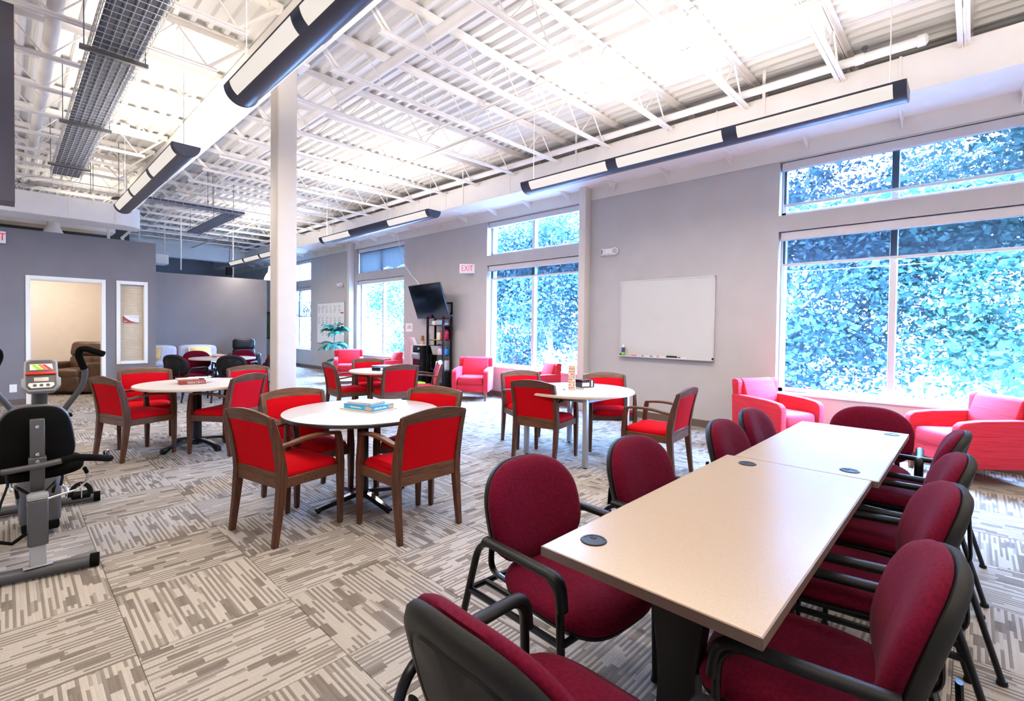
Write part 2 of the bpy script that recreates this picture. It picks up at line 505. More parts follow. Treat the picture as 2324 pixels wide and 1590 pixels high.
def build_floor():
    m = MB(); m.bb((-4, -5, -0.12), (7.4, 24.2, -0.007))
    fl = struct(m.build('floor', M['subfloor'], flat=True))
    S = 0.632
    me = bpy.data.meshes.new('carpet_tile')
    h = S / 2 - 0.0012
    vs = [(-h, -h, -0.006), (h, -h, -0.006), (h, h, -0.006), (-h, h, -0.006),
          (-h, -h, -0.0012), (h, -h, -0.0012), (h, h, -0.0012), (-h, h, -0.0012),
          (-h + .004, -h + .004, 0), (h - .004, -h + .004, 0), (h - .004, h - .004, 0), (-h + .004, h - .004, 0)]
    fs = [(8, 9, 10, 11), (0, 1, 5, 4), (1, 2, 6, 5), (2, 3, 7, 6), (3, 0, 4, 7), (4, 5, 9, 8), (5, 6, 10, 9), (6, 7, 11, 10), (7, 4, 8, 11)]
    me.from_pydata(vs, [], fs)
    uvl = me.uv_layers.new(name='UVMap')
    for lp in me.loops:
        p = me.vertices[lp.vertex_index].co
        uvl.data[lp.index].uv = (p.x / S + 0.5, p.y / S + 0.5)
    me.materials.append(M['carpet'])
    cands = []
    f = Vector((0.7236, 0.69, 0)); r = Vector((0.69, -0.7236, 0))
    for i in range(-7, 11):
        for j in range(-8, 38):
            c = Vector((0.385 + S * (i + 0.5), 1.930 + S * (j + 0.5), 0))
            if c.x > WX - 0.05 + S / 2 or c.x < -4 + S / 2: continue
            d = c.dot(f); l = c.dot(r)
            vis = d > 1.3 and abs(l) < d * 1.06 + 0.65 and not (c.y > 16.2 and c.x < 5.6) and not (c.x < 2.0 and c.y > 14.6) and not (c.x < -0.1 and c.y > 9)
            cands.append((0 if vis else 1, d, i, j, c))
    cands.sort(key=lambda q: q[:2])
    rest_v, rest_f, rest_uv = [], [], []
    n = 0
    for vis, d, i, j, c in cands:
        odd = (i + j) % 2
        xe = c.x + S / 2 > WX
        if vis == 0 and n < 300:
            n += 1
            o = bpy.data.objects.new('carpet_tile', me); COL.objects.link(o); o.parent = fl
            o.location = (c.x, c.y, 0.0008 * ((i * 7 + j * 3) % 3 - 1) * 0.4 - 0.0005)
            q = 0 if odd else 1
            o.rotation_euler = (0, 0, q * PI / 2 + (PI if (i * 5 + j * 3) % 4 > 1 else 0))
            if xe: o.scale = (1, 1, 1)
        else:
            k = len(rest_v)
            for p in vs: rest_v.append((c.x + p[0], c.y + p[1], p[2]))
            for fa in fs:
                rest_f.append(tuple(a + k for a in fa))
                for a in fa:
                    u, v = vs[a][0] / S + 0.5, vs[a][1] / S + 0.5
                    if not odd: u, v = v, u
                    rest_uv.append((u + 3 * i, v + 1.7 * j))
    me2 = bpy.data.meshes.new('carpet_tile_rest')
    me2.from_pydata(rest_v, [], rest_f)
    ul = me2.uv_layers.new(name='UVMap')
    for k, t in enumerate(rest_uv): ul.data[k].uv = t
    me2.materials.append(M['carpet'])
    o = link('carpet_tiles', me2, fl); o['kind'] = 'stuff'
    return fl
build_floor()

def build_right_wall():
    m = MB(); T = 0.30
    xs = (WX, WX + T)
    cuts = [-5.0]
    for a, b in WIN: cuts += [a, b]
    cuts.append(24.2)
    def slab(y0, y1, z0, z1, mi): m.bb((xs[0], y0, z0), (xs[1], y1, z1), mi)
    for i in range(0, len(cuts), 2):
        slab(cuts[i], cuts[i + 1], 0, PZ, 0)
    for a, b in WIN:
        slab(a, b, 0, LZ0, 0); slab(a, b, LZ1, TZ0, 0)
    slab(-5, 24.2, PZ, TOPZ, 1)
    struct(m.build('wall_right', [M['wall'], M['wallhi']], flat=True))
    g = MB()
    g.bb((WX - 0.012, -5, 0), (WX + 0.001, 24.2, 0.105))
    struct(g.build('baseboard_right', M['base'], bevel=0.003, seg=1))
    t = MB(); t.bb((WX - 0.004, -5, PZ - 0.004), (WX + 0.002, 24.2, PZ + 0.006))
    struct(t.build('trim_1', M['wall'], flat=True))
build_right_wall()

def build_window(n, a, b, mode):
    """aluminium frames set back in the reveal, glass panes, roller shades; mode tells how far the shades are drawn"""
    x0 = WX + 0.13; fw = 0.055; mid = (a + b) / 2
    m = MB()
    for z0, z1 in ((LZ0, LZ1), (TZ0, TZ1)):
        m.bb((x0, a, z0), (x0 + 0.09, a + fw, z1)); m.bb((x0, b - fw, z0), (x0 + 0.09, b, z1))
        m.bb((x0, a, z0), (x0 + 0.09, b, z0 + fw)); m.bb((x0, a, z1 - fw), (x0 + 0.09, b, z1))
    w_ = struct(m.build('window_%d' % n, M['frame'], bevel=0.004, seg=1))
    for z0, z1 in ((LZ0, LZ1), (TZ0, TZ1)):
        MB().bb((x0 - 0.005, mid - 0.035, z0 + fw - .01), (x0 + 0.085, mid + 0.035, z1 - fw + .01)).build('mullion', M['frame'], w_, 0.004, 1)
        for ya, yb in ((a + fw, mid - 0.035), (mid + 0.035, b - fw)):
            MB().bb((x0 + 0.045, ya - .004, z0 + fw - .004), (x0 + 0.051, yb + .004, z1 - fw + .004)).build('pane', M['glass'], w_, flat=True)
    MB().bb((WX - 0.022, a - 0.03, LZ0 - 0.022), (x0 + 0.01, b + 0.03, LZ0 + 0.004)).build('window_sill', M['trim'], w_, 0.004, 1)
    for k, (z0, z1) in enumerate(((LZ0, LZ1), (TZ0, TZ1))):
        MB().bb((WX + 0.035, a + 0.02, z1 - 0.115), (WX + 0.115, b - 0.02, z1 - 0.012)).build('shade_fascia', M['valance'], w_, 0.006, 1)
        drop = mode[k]
        if drop:
            s = MB(); s.bb((WX + 0.094, a + 0.035, z1 - drop), (WX + 0.0965, b - 0.035, z1 - 0.10))
            mt = M['shade'] if drop > 0 and mode[2 + k] == 's' else M['sheet']
            if mode[2 + k] == 's':
                sh = s.build('roller_shade', mt, w_, flat=True)
                MB().bb((WX + 0.086, a + 0.033, z1 - drop - 0.022), (WX + 0.104, b - 0.033, z1 - drop + 0.012)).build('hem_bar', M['valance'], sh, 0.004, 1)
            else:                                            # limp cloth sheets, puckered
                for ya, yb, dz in ((a + 0.02, mid + 0.01, 0.06), (mid - 0.01, b - 0.015, 0.0)):
                    q = MB(); nx, nz = 26, 10; vs = []; fs = []
                    for i in range(nz + 1):
                        for j in range(nx + 1):
                            y = ya + (yb - ya) * j / nx; z = z1 - 0.1 - (drop - 0.1 - dz) * i / nz
                            vs.append((WX + 0.075 + 0.014 * math.sin(j * 0.9 + i * 0.12) * i / nz, y + 0.03 * math.sin(i * 0.5) * (1 - j / nx), z + 0.03 * math.sin(j * 0.4) * (i / nz)))
                    for i in range(nz):
                        for j in range(nx):
                            p = i * (nx + 1) + j; fs.append((p, p + 1, p + nx + 2, p + nx + 1))
                    q.add(vs, fs); q.build('cloth_sheet', M['sheet'], w_, ang=80)
    return w_
w1 = build_window(1, *WIN[0], (0.43, 0.56, 's', 's'))
w2 = build_window(2, *WIN[1], (0.28, 0.0, 's', 's'))
w3 = build_window(3, *WIN[2], (0.0, 0.70, 's', 'c'))
w4 = build_window(4, *WIN[3], (1.0, 0.0, 's', 's'))
MB().bb((WX + .10, 1.55, LZ0 + .03), (WX + .135, 1.80, LZ0 + .06)).build('sash_latch', M['frame'], w1, 0.004, 1)

def build_other_walls():
    m = MB(); m.bb((-4.3, -5, 0), (-4, 24.2, TOPZ))
    struct(m.build('wall_left', M['wall'], flat=True))
    m = MB(); m.bb((-4.3, -5.3, 0), (7.4, -5, TOPZ))
    struct(m.build('wall_back', M['wall'], flat=True))
    m = MB(); m.bb((-4.3, 24.2, 0), (7.4, 24.5, TOPZ))
    struct(m.build('wall_front', M['farwall'], flat=True))
    # slate partition with door opening and side light
    Y0, Y1 = 11.82, 11.95; H = 3.012
    m = MB()
    for a, b, z0, z1 in ((-4, 0.30, 0, H), (0.30, 1.25, 2.17, H), (1.25, 1.52, 0, H), (1.52, 1.89, 0, 0.69), (1.52, 1.89, 2.17, H), (1.89, 2.08, 0, H)):
        m.bb((a, Y0, z0), (b, Y1, z1))
    m.bb((1.96, Y1, 0), (2.08, 15.8, H))
    struct(m.build('wall_partition', M['accent'], flat=True))
    m = MB(); m.bb((2.08, 15.8, 0), (5.58, 15.93, 2.80))
    struct(m.build('wall_lounge', M['accent'], flat=True))
    # dark bulkhead hanging at the far left
    m = MB(); m.bb((-4, 6.2, 2.49), (0.066, 6.5, 4.53))
    struct(m.build('wall_bulkhead', M['bulk'], flat=True))
    # office behind the door
    m = MB()
    m.bb((-1.4, 14.6, 0), (1.96, 14.7, 2.85)); m.bb((-1.5, Y1, 0), (-1.4, 14.7, 2.85)); m.bb((1.945, Y1, 0), (1.96, 14.6, 2.85))
    for a, b, z0, z1 in ((-1.4, 0.30, 0, 2.85), (0.30, 1.25, 2.17, 2.85), (1.25, 1.52, 0, 2.85), (1.52, 1.89, 0, .69), (1.52, 1.89, 2.17, 2.85), (1.89, 1.945, 0, 2.85)):
        m.bb((a, Y1, z0), (b, Y1 + .012, z1))
    struct(m.build('wall_office', M['room'], flat=True))
    m = MB(); m.bb((-1.5, Y1, 2.85), (1.96, 14.7, 2.93))
    struct(m.build('ceiling_office', M['room'], flat=True))
    # door casing, jambs
    m = MB()
    for x0, x1, z0, z1 in ((0.243, 0.303, 0, 2.23), (1.247, 1.307, 0, 2.23), (0.303, 1.247, 2.167, 2.23)):
        m.bb((x0, Y0 - 0.018, z0), (x1, Y0, z1)); m.bb((x0, Y1 + .012, z0), (x1, Y1 + 0.03, z1))
    m.bb((0.285, Y0, 0), (0.303, Y1 + .012, 2.17)); m.bb((1.247, Y0, 0), (1.265, Y1 + .012, 2.17)); m.bb((0.285, Y0, 2.152), (1.265, Y1 + .012, 2.17))
    struct(m.build('door_1', M['trim'], bevel=0.003, seg=1))
    m = MB()
    for x0, x1, z0, z1 in ((1.463, 1.523, .635, 2.232), (1.887, 1.947, .635, 2.232), (1.523, 1.887, 2.167, 2.232), (1.523, 1.887, .635, .695)):
        m.bb((x0, Y0 - 0.018, z0), (x1, Y0, z1))
    m.bb((1.505, Y0, .68), (1.523, Y1, 2.18)); m.bb((1.887, Y0, .68), (1.905, Y1, 2.18)); m.bb((1.505, Y0, .68), (1.905, Y1, .695)); m.bb((1.505, Y0, 2.167), (1.905, Y1, 2.18))
    w5 = struct(m.build('window_5', M['trim'], bevel=0.003, seg=1))
    MB().bb((1.52, Y0 + .045, .69), (1.89, Y0 + .05, 2.17)).build('pane', M['glass'], w5, flat=True)
    m = MB()
    for a, b in ((-4, .243), (1.307, 2.08)): m.bb((a, Y0 - .012, 0), (b, Y0 + .001, .10))
    struct(m.build('baseboard_partition', M['base'], flat=True))
    m = MB(); m.bb((2.08, 15.788, 0), (5.58, 15.801, .10)); struct(m.build('baseboard_lounge', M['base'], flat=True))
build_other_walls()

def build_ceiling():
    prof = []
    per = 0.152; nper = 6
    for k in range(nper):
        x = k * per
        prof += [(x, 0), (x + .045, 0), (x + .062, .04), (x + .135, .04)]
    prof.append((nper * per, 0))
    y0, y1 = -5.0, 24.2
    m = MB(); vs = []; fs = []
    top = [(x, z + 0.0012) for x, z in prof]
    n = len(prof)
    for p in (prof,):
        for y in (y0, y1): vs += [(x, y, z) for x, z in p]
    fs = [(i, i + 1, n + i + 1, n + i) for i in range(n - 1)]
    m.add(vs, fs)
    r = MB(); r.bb((-4.2, -5.2, 4.60), (7.8, 24.4, 4.66))
    ceil = struct(r.build('ceiling', M['deck'], flat=True))
    p0 = m.build('deck_panel', M['deck'], ceil, flat=True)
    W = nper * per
    for k in range(13):
        o = p0 if k == 0 else p0.copy()
        if k: COL.objects.link(o)
        o.location = (-4.15 + k * W, 0, 4.53 - 0.002 * (k % 2))
    # side laps between sheets
build_ceiling()

def build_column_girder():
    m = MB(); s = 0.095
    m.bb((1.91 - s, 4.97 - s, 0), (1.91 + s, 4.97 + s, 4.02))
    c = struct(m.build('trim_2', M['column'], bevel=0.018, seg=3))
    MB().bb((1.80, 4.86, 4.0), (2.12, 5.08, 4.03)).build('cap_plate', M['white'], c, 0.003, 1)
    m = MB(); m.bb((1.88, -5, 4.03), (2.10, 13.2, 4.475)); m.bb((1.88, 13.2, 4.03), (2.10, 24.2, 4.475))
    g = tag(m.build('roof_girder', M['white'], bevel=0.004, seg=1), 'wide white boxed steel girder resting on the cream column', 'girder')
    for y0, n in ((4.86, 3), (13.12, 4)):
        m = MB(); m.bb((WX - 0.17, y0, 0), (WX + 0.002, y0 + 0.14, TOPZ))
        struct(m.build('trim_%d' % n, M['wallhi'] if False else M['column'], bevel=0.012, seg=2))
build_column_girder()

# ------------------------------------------------------------------ roof joists
def joist_proto():
    t = empty('roof_joist', label='x', cat='joist')
    L = 4.9
    def chord(nm, x0, x1, z, wd, h):
        m = MB()
        for sgn in (-1, 1):
            c = sgn * (wd / 4 + 0.006)
            m.box(((x0 + x1) / 2, c, z + (h / 2 - 0.005 if nm == 'bottom_chord' else h - 0.005)), (x1 - x0, wd / 2 - 0.006, 0.010))
            m.box(((x0 + x1) / 2, sgn * 0.009, z + h / 2), (x1 - x0, 0.010, h))
        return m.build(nm, M['white'], t, flat=True)
    chord('top_chord', 0.0, L, 4.465, 0.11, 0.062)
    chord('bottom_chord', 0.30, L - 0.75, 4.115, 0.085, 0.045)
    P = []; x = 0.36; k = 0
    while x < L - 0.75:
        P.append((x, 0, 4.125 if k % 2 == 0 else 4.485)); x += 0.305; k += 1
    for i in range(len(P) - 1): pass
    m = MB(); m.tube(P, 0.0105, 6)
    m.build('web_bar', M['white'], t)
    for sgn in (-1, 1):
        MB().cyl((0.40, sgn * .028, 4.13), (0.04, sgn * .028, 4.475), 0.013, 6).build('end_web', M['white'], t)
        MB().cyl((L - .82, sgn * .02, 4.13), (L - .12, sgn * .02, 4.475), 0.013, 6).build('end_web', M['white'], t)
    MB().bb((0, -.055, 4.475), (.12, .055, 4.53)).build('bearing_seat', M['white'], t, flat=True)
    MB().bb((L - .12, -.055, 4.475), (L, .055, 4.53)).build('bearing_seat', M['white'], t, flat=True)
    return t
def build_joists():
    p = joist_proto()
    gR = 'roof joists between the girder and the window wall'; gL = 'roof joists left of the girder'
    lR = 'white open-web steel roof joist between the boxed girder and window wall'; lL = 'white open-web steel roof joist on the left side of the boxed girder'
    first = True
    for k in range(-6, 20):
        y = 4.97 + 0.97 * k
        if first:
            p.location = (2.10, y, 0); tag(p, lR, 'joist', gR); first = False
        else: dup(p, (2.10, y, 0), 0, lR, gR)
        dup(p, (1.88, y, 0), PI, lL, gL)
build_joists()

def build_pipes():
    def pipe(name, label, x, z, r, y0, y1, extra=None):
        t = empty(name, (x, y0, z), 0, label, 'pipe')
        MB().cyl((0, 0, 0), (0, y1 - y0, 0), r, 16).build('pipe_run', M['white'], t)
        y = y0
        k = 0
        while y < y1 - 1:
            MB().cyl((0, y - y0 + .45, 0), (0, y - y0 + .53, 0), r * 1.18, 16).build('coupling', M['white'], t)
            y += 3.2; k += 1
        return t
    p = pipe('sprinkler_main', 'thick white sprinkler pipe running above the wall duct', 6.12, 4.24, 0.045, 0.42, 20)
    MB().lathe([(0.046, -.03), (.056, -.03), (.056, .03), (.03, .05), (0, .05)], 14, mat=Matrix.Rotation(PI / 2, 4, 'X')).build('end_cap', M['white'], p)
    MB().cyl((0, .45, .04), (0, .45, .09), .016, 8).cyl((0, .45, .09), (0, .45, .115), .026, 8).build('sprinkler_head', M['strut'], p)
    pipe('sprinkler_branch', 'white pipe crossing through the joist webs beside the girder', 2.98, 4.34, 0.055, -4.8, 23)
    pipe('roof_pipe', 'thick white pipe under the deck above the cable tray at left', 0.33, 4.30, 0.06, -4.8, 11.6)
    for x, z, nm in ((4.54, 4.105, 'bottom'), (4.58, 4.455, 'top')):
        b = MB(); b.box((x, 9.5, z), (.03, 29, .006)); b.box((x + .013, 9.5, z - .012), (.005, 29, .03))
        tag(b.build('bridging_bar', M['white'], flat=True), 'thin white bridging bar tying the %s chords of the joists together' % nm, 'bar', 'joist bridging bars')
build_pipes()

# ------------------------------------------------------------------ rectangular duct along the window wall
def build_ducts():
    t = empty('wall_duct', (6.27, 0, 3.83), 0, 'long white rectangular air duct running along the top of the window wall', 'duct')
    y = -4.9; k = 0
    while y < 23.5:
        y1 = min(y + 1.83, 24.0)
        m = MB(); m.bb((0, y + .004, 0), (.48, y1 - .004, .375))
        m.build('duct_section', M['white'], t, 0.008, 1)
        MB().bb((-.007, y1 - .012, -.007), (.487, y1 + .012, .382)).build('duct_joint', M['white'], t, 0.002, 1)
        y = y1; k += 1
    y = -2.2
    while y < 22:
        m = MB(); m.prism([(.44, -.004), (.79, -.004), (.79, .03), (.44, .03)], 'Y', y, y + .025)
        m.prism([(.50, -.005), (.79, -.10), (.79, -.005)], 'Y', y + .008, y + .017)
        m.build('bracket', M['white'], t, flat=True)
        y += 0.94
    MB().bb((.48, -4.9, .03), (.795, 24, .042)).build('ledger_shelf', M['white'], t, flat=True)
    y = -.9
    while y < 20:
        MB().bb((-.010, y, -.01), (-.006, y + .035, .70)).build('hanger_strap', M['white'], t, flat=True)
        y += 2.75
    # duct over the office partition, rounded at its right end
    poly = [(-3.5, 0)] + [(1.36 + .40 * math.sin(a * PI / 16), .40 - .40 * math.cos(a * PI / 16)) for a in range(0, 9)] + [(1.76, .62), (-3.5, .62)]
    t2 = empty('elbow_duct', (0, 11.02, 3.17), 0, 'white duct with a rounded right end above the slate partition', 'duct')
    xs = [-3.5, -2.1, -.7, .06, .75, 1.36]
    for i in range(5):
        MB().bb((xs[i] + .003, 0, 0), (xs[i + 1] - .003, .62, .36)).build('duct_section', M['white'], t2, .006, 1)
        MB().bb((xs[i + 1] - .012, -.006, -.006), (xs[i + 1] + .012, .626, .366)).build('duct_joint', M['white'], t2, flat=True)
    MB().prism(poly[1:-1] + [(1.36, .62)], 'Z', 0, .36).build('elbow', M['white'], t2, .006, 1)
    # second duct behind
    b = MB(); b.bb((-3, 12.6, 3.24), (1.55, 13.1, 3.60))
    tag(b.build('branch_duct', M['white'], bevel=.006), 'white duct behind the rounded duct, above the office roof', 'duct')
    t3 = empty('round_diffuser', (.62, 12.3, 2.94), 0, 'round white duct drop behind the top of the slate partition', 'diffuser')
    MB().lathe([(.16, .1), (.13, .16), (.09, .25), (.09, .40)], 20, caps=False).build('cone', M['white'], t3)
    t4 = MB().tube([(1.66, 12.2, 2.95), (1.60, 12.2, 3.1), (1.72, 12.1, 3.25), (1.66, 12.0, 3.5), (1.62, 12.0, 4.4)], .028, 8).build('flexible_conduit', M['white'])
    tag(t4, 'white flexible conduit dropping beside the rounded duct end', 'conduit')
    t5 = MB().tube([(1.40, 12.25, 2.94), (1.40, 12.25, 3.25), (1.45, 12.3, 3.4)], .025, 8).build('vent_pipe', M['white'])
    tag(t5, 'short white vent pipe rising behind the slate partition', 'pipe')
    b = MB(); b.bb((.85, 13.5, 2.95), (1.9, 14.4, 3.5)); tag(b.build('void_shade_box', M['void'], flat=True), 'box painted dark for the shade above the office roof', 'box')  # near-black colour stands for the shade in the void
    m = MB(); m.bb((-3.9, 14.75, 2.94), (2.0, 14.85, 3.85)); struct(m.build('wall_shade_panel', M['void'], flat=True))  # dark panel put in to paint the unlit void behind the ducts
    # cross beam at the far end
    b = MB(); b.bb((2.1, 20.0, 3.72), (6.27, 20.3, 4.3)); tag(b.build('cross_duct', M['white'], bevel=.006), 'white duct crossing the far end of the hall', 'duct')
    q = empty('air_handler', (2.95, 17.25, 3.15), 0, 'white air handler box above the lounge partition', 'box')
    MB().bb((-.35, -.25, 0), (.35, .25, .27)).build('cabinet', M['white'], q, .01)
    for x in (-.3, .3): MB().cyl((x, 0, .26), (x, 0, 1.36), .012, 6).build('hanger_rod', M['white'], q)
    for x, y, z0 in ((3.45, 16.3, 2.95), (5.05, 17.2, 2.2)):
        c = MB().cyl((x, y, z0), (x, y, 4.5), .018, 8).build('drop_pipe', M['white'])
        tag(c, 'thin white drop pipe behind the lounge partition, %s' % ('left one' if x < 4 else 'right one'), 'pipe')
build_ducts()

# ------------------------------------------------------------------ cable trays
def tray(parent, L, wd=0.36, side=0.09, cross=0.10, bed=0.0):
    """wire basket tray along +Y from the parent's origin"""
    MB().bb((-wd / 2 + .02, bed, .012), (wd / 2 - .02, L, .05)).build('cable_bed', M['cable'], parent, .01, 1)
    for k in range(7):
        x = -wd / 2 + wd * k / 6
        MB().cyl((x, 0, 0), (x, L, 0), .0035, 6).build('long_wire', M['wire'], parent)
    for s in (-1, 1):
        for z in (side * .55, side):
            MB().cyl((s * wd / 2, 0, z), (s * wd / 2, L, z), .0035, 6).build('side_wire', M['wire'], parent)
    m = MB(); n = int(L / cross)
    for k in range(n + 1):
        y = L * k / n
        m.tube([(-wd / 2, y, side), (-wd / 2, y, -.006), (wd / 2, y, -.006), (wd / 2, y, side)], .0032, 5)
    c = m.build('cross_wires', M['wire'], parent); c['kind'] = 'stuff'
def build_trays():
    t = empty('cable_tray', (0.69, -2.5, 3.78), 0, 'long wire basket cable tray with dark cables hanging at upper left', 'cable tray')
    tray(t, 13.2)
    for y in (5.49 + 2.5, 7.67 + 2.5, 9.85 + 2.5, 3.3 + 2.5):
        m = MB()
        m.bb((-.25, y - .02, -.048), (.22, y + .02, -.042)); m.bb((-.25, y - .02, -.048), (.22, y - .016, -.012)); m.bb((-.25, y + .016, -.048), (.22, y + .02, -.012))
        st = m.build('strut_channel', M['strut'], t, flat=True)
        for x in (-.22, .20): MB().cyl((x, y, -.05), (x, y, .72), .005, 6).build('hanger_rod', M['strut'], t)
    # bend and cross tray
    m = MB(); R = .55
    t2 = empty('cross_cable_tray', (.55, 11.12, 3.70), -PI / 2, 'wire cable tray crossing under the girder towards the lounge', 'cable tray')
    tray(t2, 2.9, .30, .08, .12, .95)
    for y in (.5, 2.3):
        for x in (-.17, .17): MB().cyl((x, y, -.01), (x, y, .83), .005, 6).build('hanger_rod', M['strut'], t2)
    for k in range(9):                                        # curved basket joining the two trays
        o_ = -.15 + .30 * min(k, 6) / 6; zz = 0 if k < 7 else .08; o_ = o_ if k < 7 else (-.15 if k == 7 else .15)
        pts = []
        for i in range(9):
            u = i / 8; a_ = u * PI / 2; rad = .62 + o_
            pts.append((-.62 + rad * math.cos(a_) - .0, .0 - rad * math.sin(a_) * .55 + .0, zz))
        MB().tube(pts, .005, 5).build('bend_wire', M['wire'], t2)
    t3 = empty('branch_cable_tray', (3.28, 11.2, 3.68), 0, 'dark cable tray branching away over the lounge', 'cable tray')
    tray(t3, 3.0, .34, .07, .14)
    for y in (.6, 2.5):
        for x in (-.19, .19): MB().cyl((x, y, -.01), (x, y, .85), .005, 6).build('hanger_rod', M['strut'], t3)
    a = empty('strut_piece', (1.35, 10.6, 3.55), .5, 'short grey strut hanging below the end of the tray bend', 'strut')
    MB().bb((-.02, -.14, -.02), (.02, .14, .02)).build('channel', M['strut'], a, flat=True)
    MB().cyl((0, 0, .02), (0, 0, .95), .005, 6).build('hanger_rod', M['strut'], a)
    # slack red wire on joist
    r = MB().tube([(1.0, 4.02, 4.50), (1.2, 4.03, 4.44), (1.5, 4.03, 4.47), (1.8, 4.02, 4.5)], .006, 6).build('red_wire', M['redwire'])
    tag(r, 'thin red wire sagging along a joist left of the girder', 'wire')
build_trays()

# ------------------------------------------------------------------ pendant linear lights
def build_lights():
    L = 3.80
    def arc(rx, rz, a0, a1, n):
        return [(rx * math.cos(math.radians(a0 + (a1 - a0) * i / n)), rz * math.sin(math.radians(a0 + (a1 - a0) * i / n))) for i in range(n + 1)]
    def proto(nm, dark_mid):
        t = empty(nm, label='x', cat='light')
        outer = arc(.125, .125, 180, 360, 18); inner = arc(.115, .115, 360, 180, 18)
        MB().prism(outer + inner, 'Y', 0.0, L).build('trough', M['fixture'], t, ang=30)
        for y0, y1 in ((-.012, .0), (L, L + .012)):
            MB().prism(arc(.128, .128, 180, 360, 18), 'Y', y0, y1).build('end_cap', M['fixture'], t, .003, 1)
        segs = [(.07, 1.18), (1.31, 2.42), (2.55, L - .13)]
        for i, (a, b) in enumerate(segs):
            if dark_mid and i == 1: continue
            for a0, a1 in ((188, 236), (304, 352)):
                po = arc(.1275, .1275, a0, a1, 8); pi_ = arc(.1262, .1262, a1, a0, 8)
                MB().prism(po + pi_, 'Y', a, b).build('lens', M['lens'], t, ang=30)
        for y in (.10, L - .10):
            MB().cyl((0, y, 0), (0, y, 1.24), .0035, 6).build('suspension_cable', M['white'], t)
            MB().box((0, y, 1.215), (.11, .11, .05)).build('canopy', M['white'], t, .006, 1)
            MB().bb((-.115, y - .012, -.01), (.115, y + .012, .004)).build('cross_bar', M['fixture'], t, flat=True)
        return t
    a = proto('linear_light', False); b = proto('linear_light', True)
    Z = 3.27
    spots = [(a, (4.66, .40, Z), 'grey linear pendant light with three lit lenses, before the big window'),
             (b, (4.70, 6.22, Z), 'linear pendant light with a dark middle section, beyond the whiteboard'),
             (None, (4.70, 12.3, Z), 'farthest linear pendant light, over the lounge end of the duct'),
             (None, (1.30, .42, Z), 'nearest linear pendant light, hanging beside the top of the column'),
             (None, (1.30, 5.92, Z), 'linear pendant light hanging left of the girder above the checkers table')]
    for src, loc, lab in spots:
        if src is not None: src.location = loc; tag(src, lab, 'light', 'pendant linear lights')
        else: dup(a, loc, 0, lab, 'pendant linear lights')
        x, y, z = loc
        lamp('uplight', 'AREA', (x, y + L / 2, z - .04), (PI, 0, 0), UPLIGHT, UPCOLOR, .16, L - .2)
        lamp('downlight', 'AREA', (x, y + L / 2, z - .14), (0, 0, 0), DOWNLIGHT, UPCOLOR, .10, L - .2)
    # added unseen lamps behind the camera, at left and over the office, without fixtures
    for x, y in ((4.66, -4.2), (1.3, -4.4), (-1.8, .6), (-1.8, 6.2), (1.3, 12.2)):
        lamp('uplight', 'AREA', (x, y + 1.9, 3.25 if y < 10 else 3.7), (PI, 0, 0), UPLIGHT * (1 if y < 10 else .5), UPCOLOR, .16, 3.6)
        if y < 10: lamp('downlight', 'AREA', (x, y + 1.9, 3.2), (0, 0, 0), DOWNLIGHT, UPCOLOR, .10, 3.6)
    lamp('office_lamp', 'AREA', (.4, 13.3, 2.83), (0, 0, 0), 36, (1, .88, .76), .6, .6)
    for a_, b_ in WIN:                                        # portals only steer sampling of the sky
        o = lamp('sky_portal', 'AREA', (WX + .29, (a_ + b_) / 2, 2.1), (0, PI / 2, 0), 1, (1, 1, 1), 3.1, b_ - a_)
        o.data.cycles.is_portal = True
build_lights()

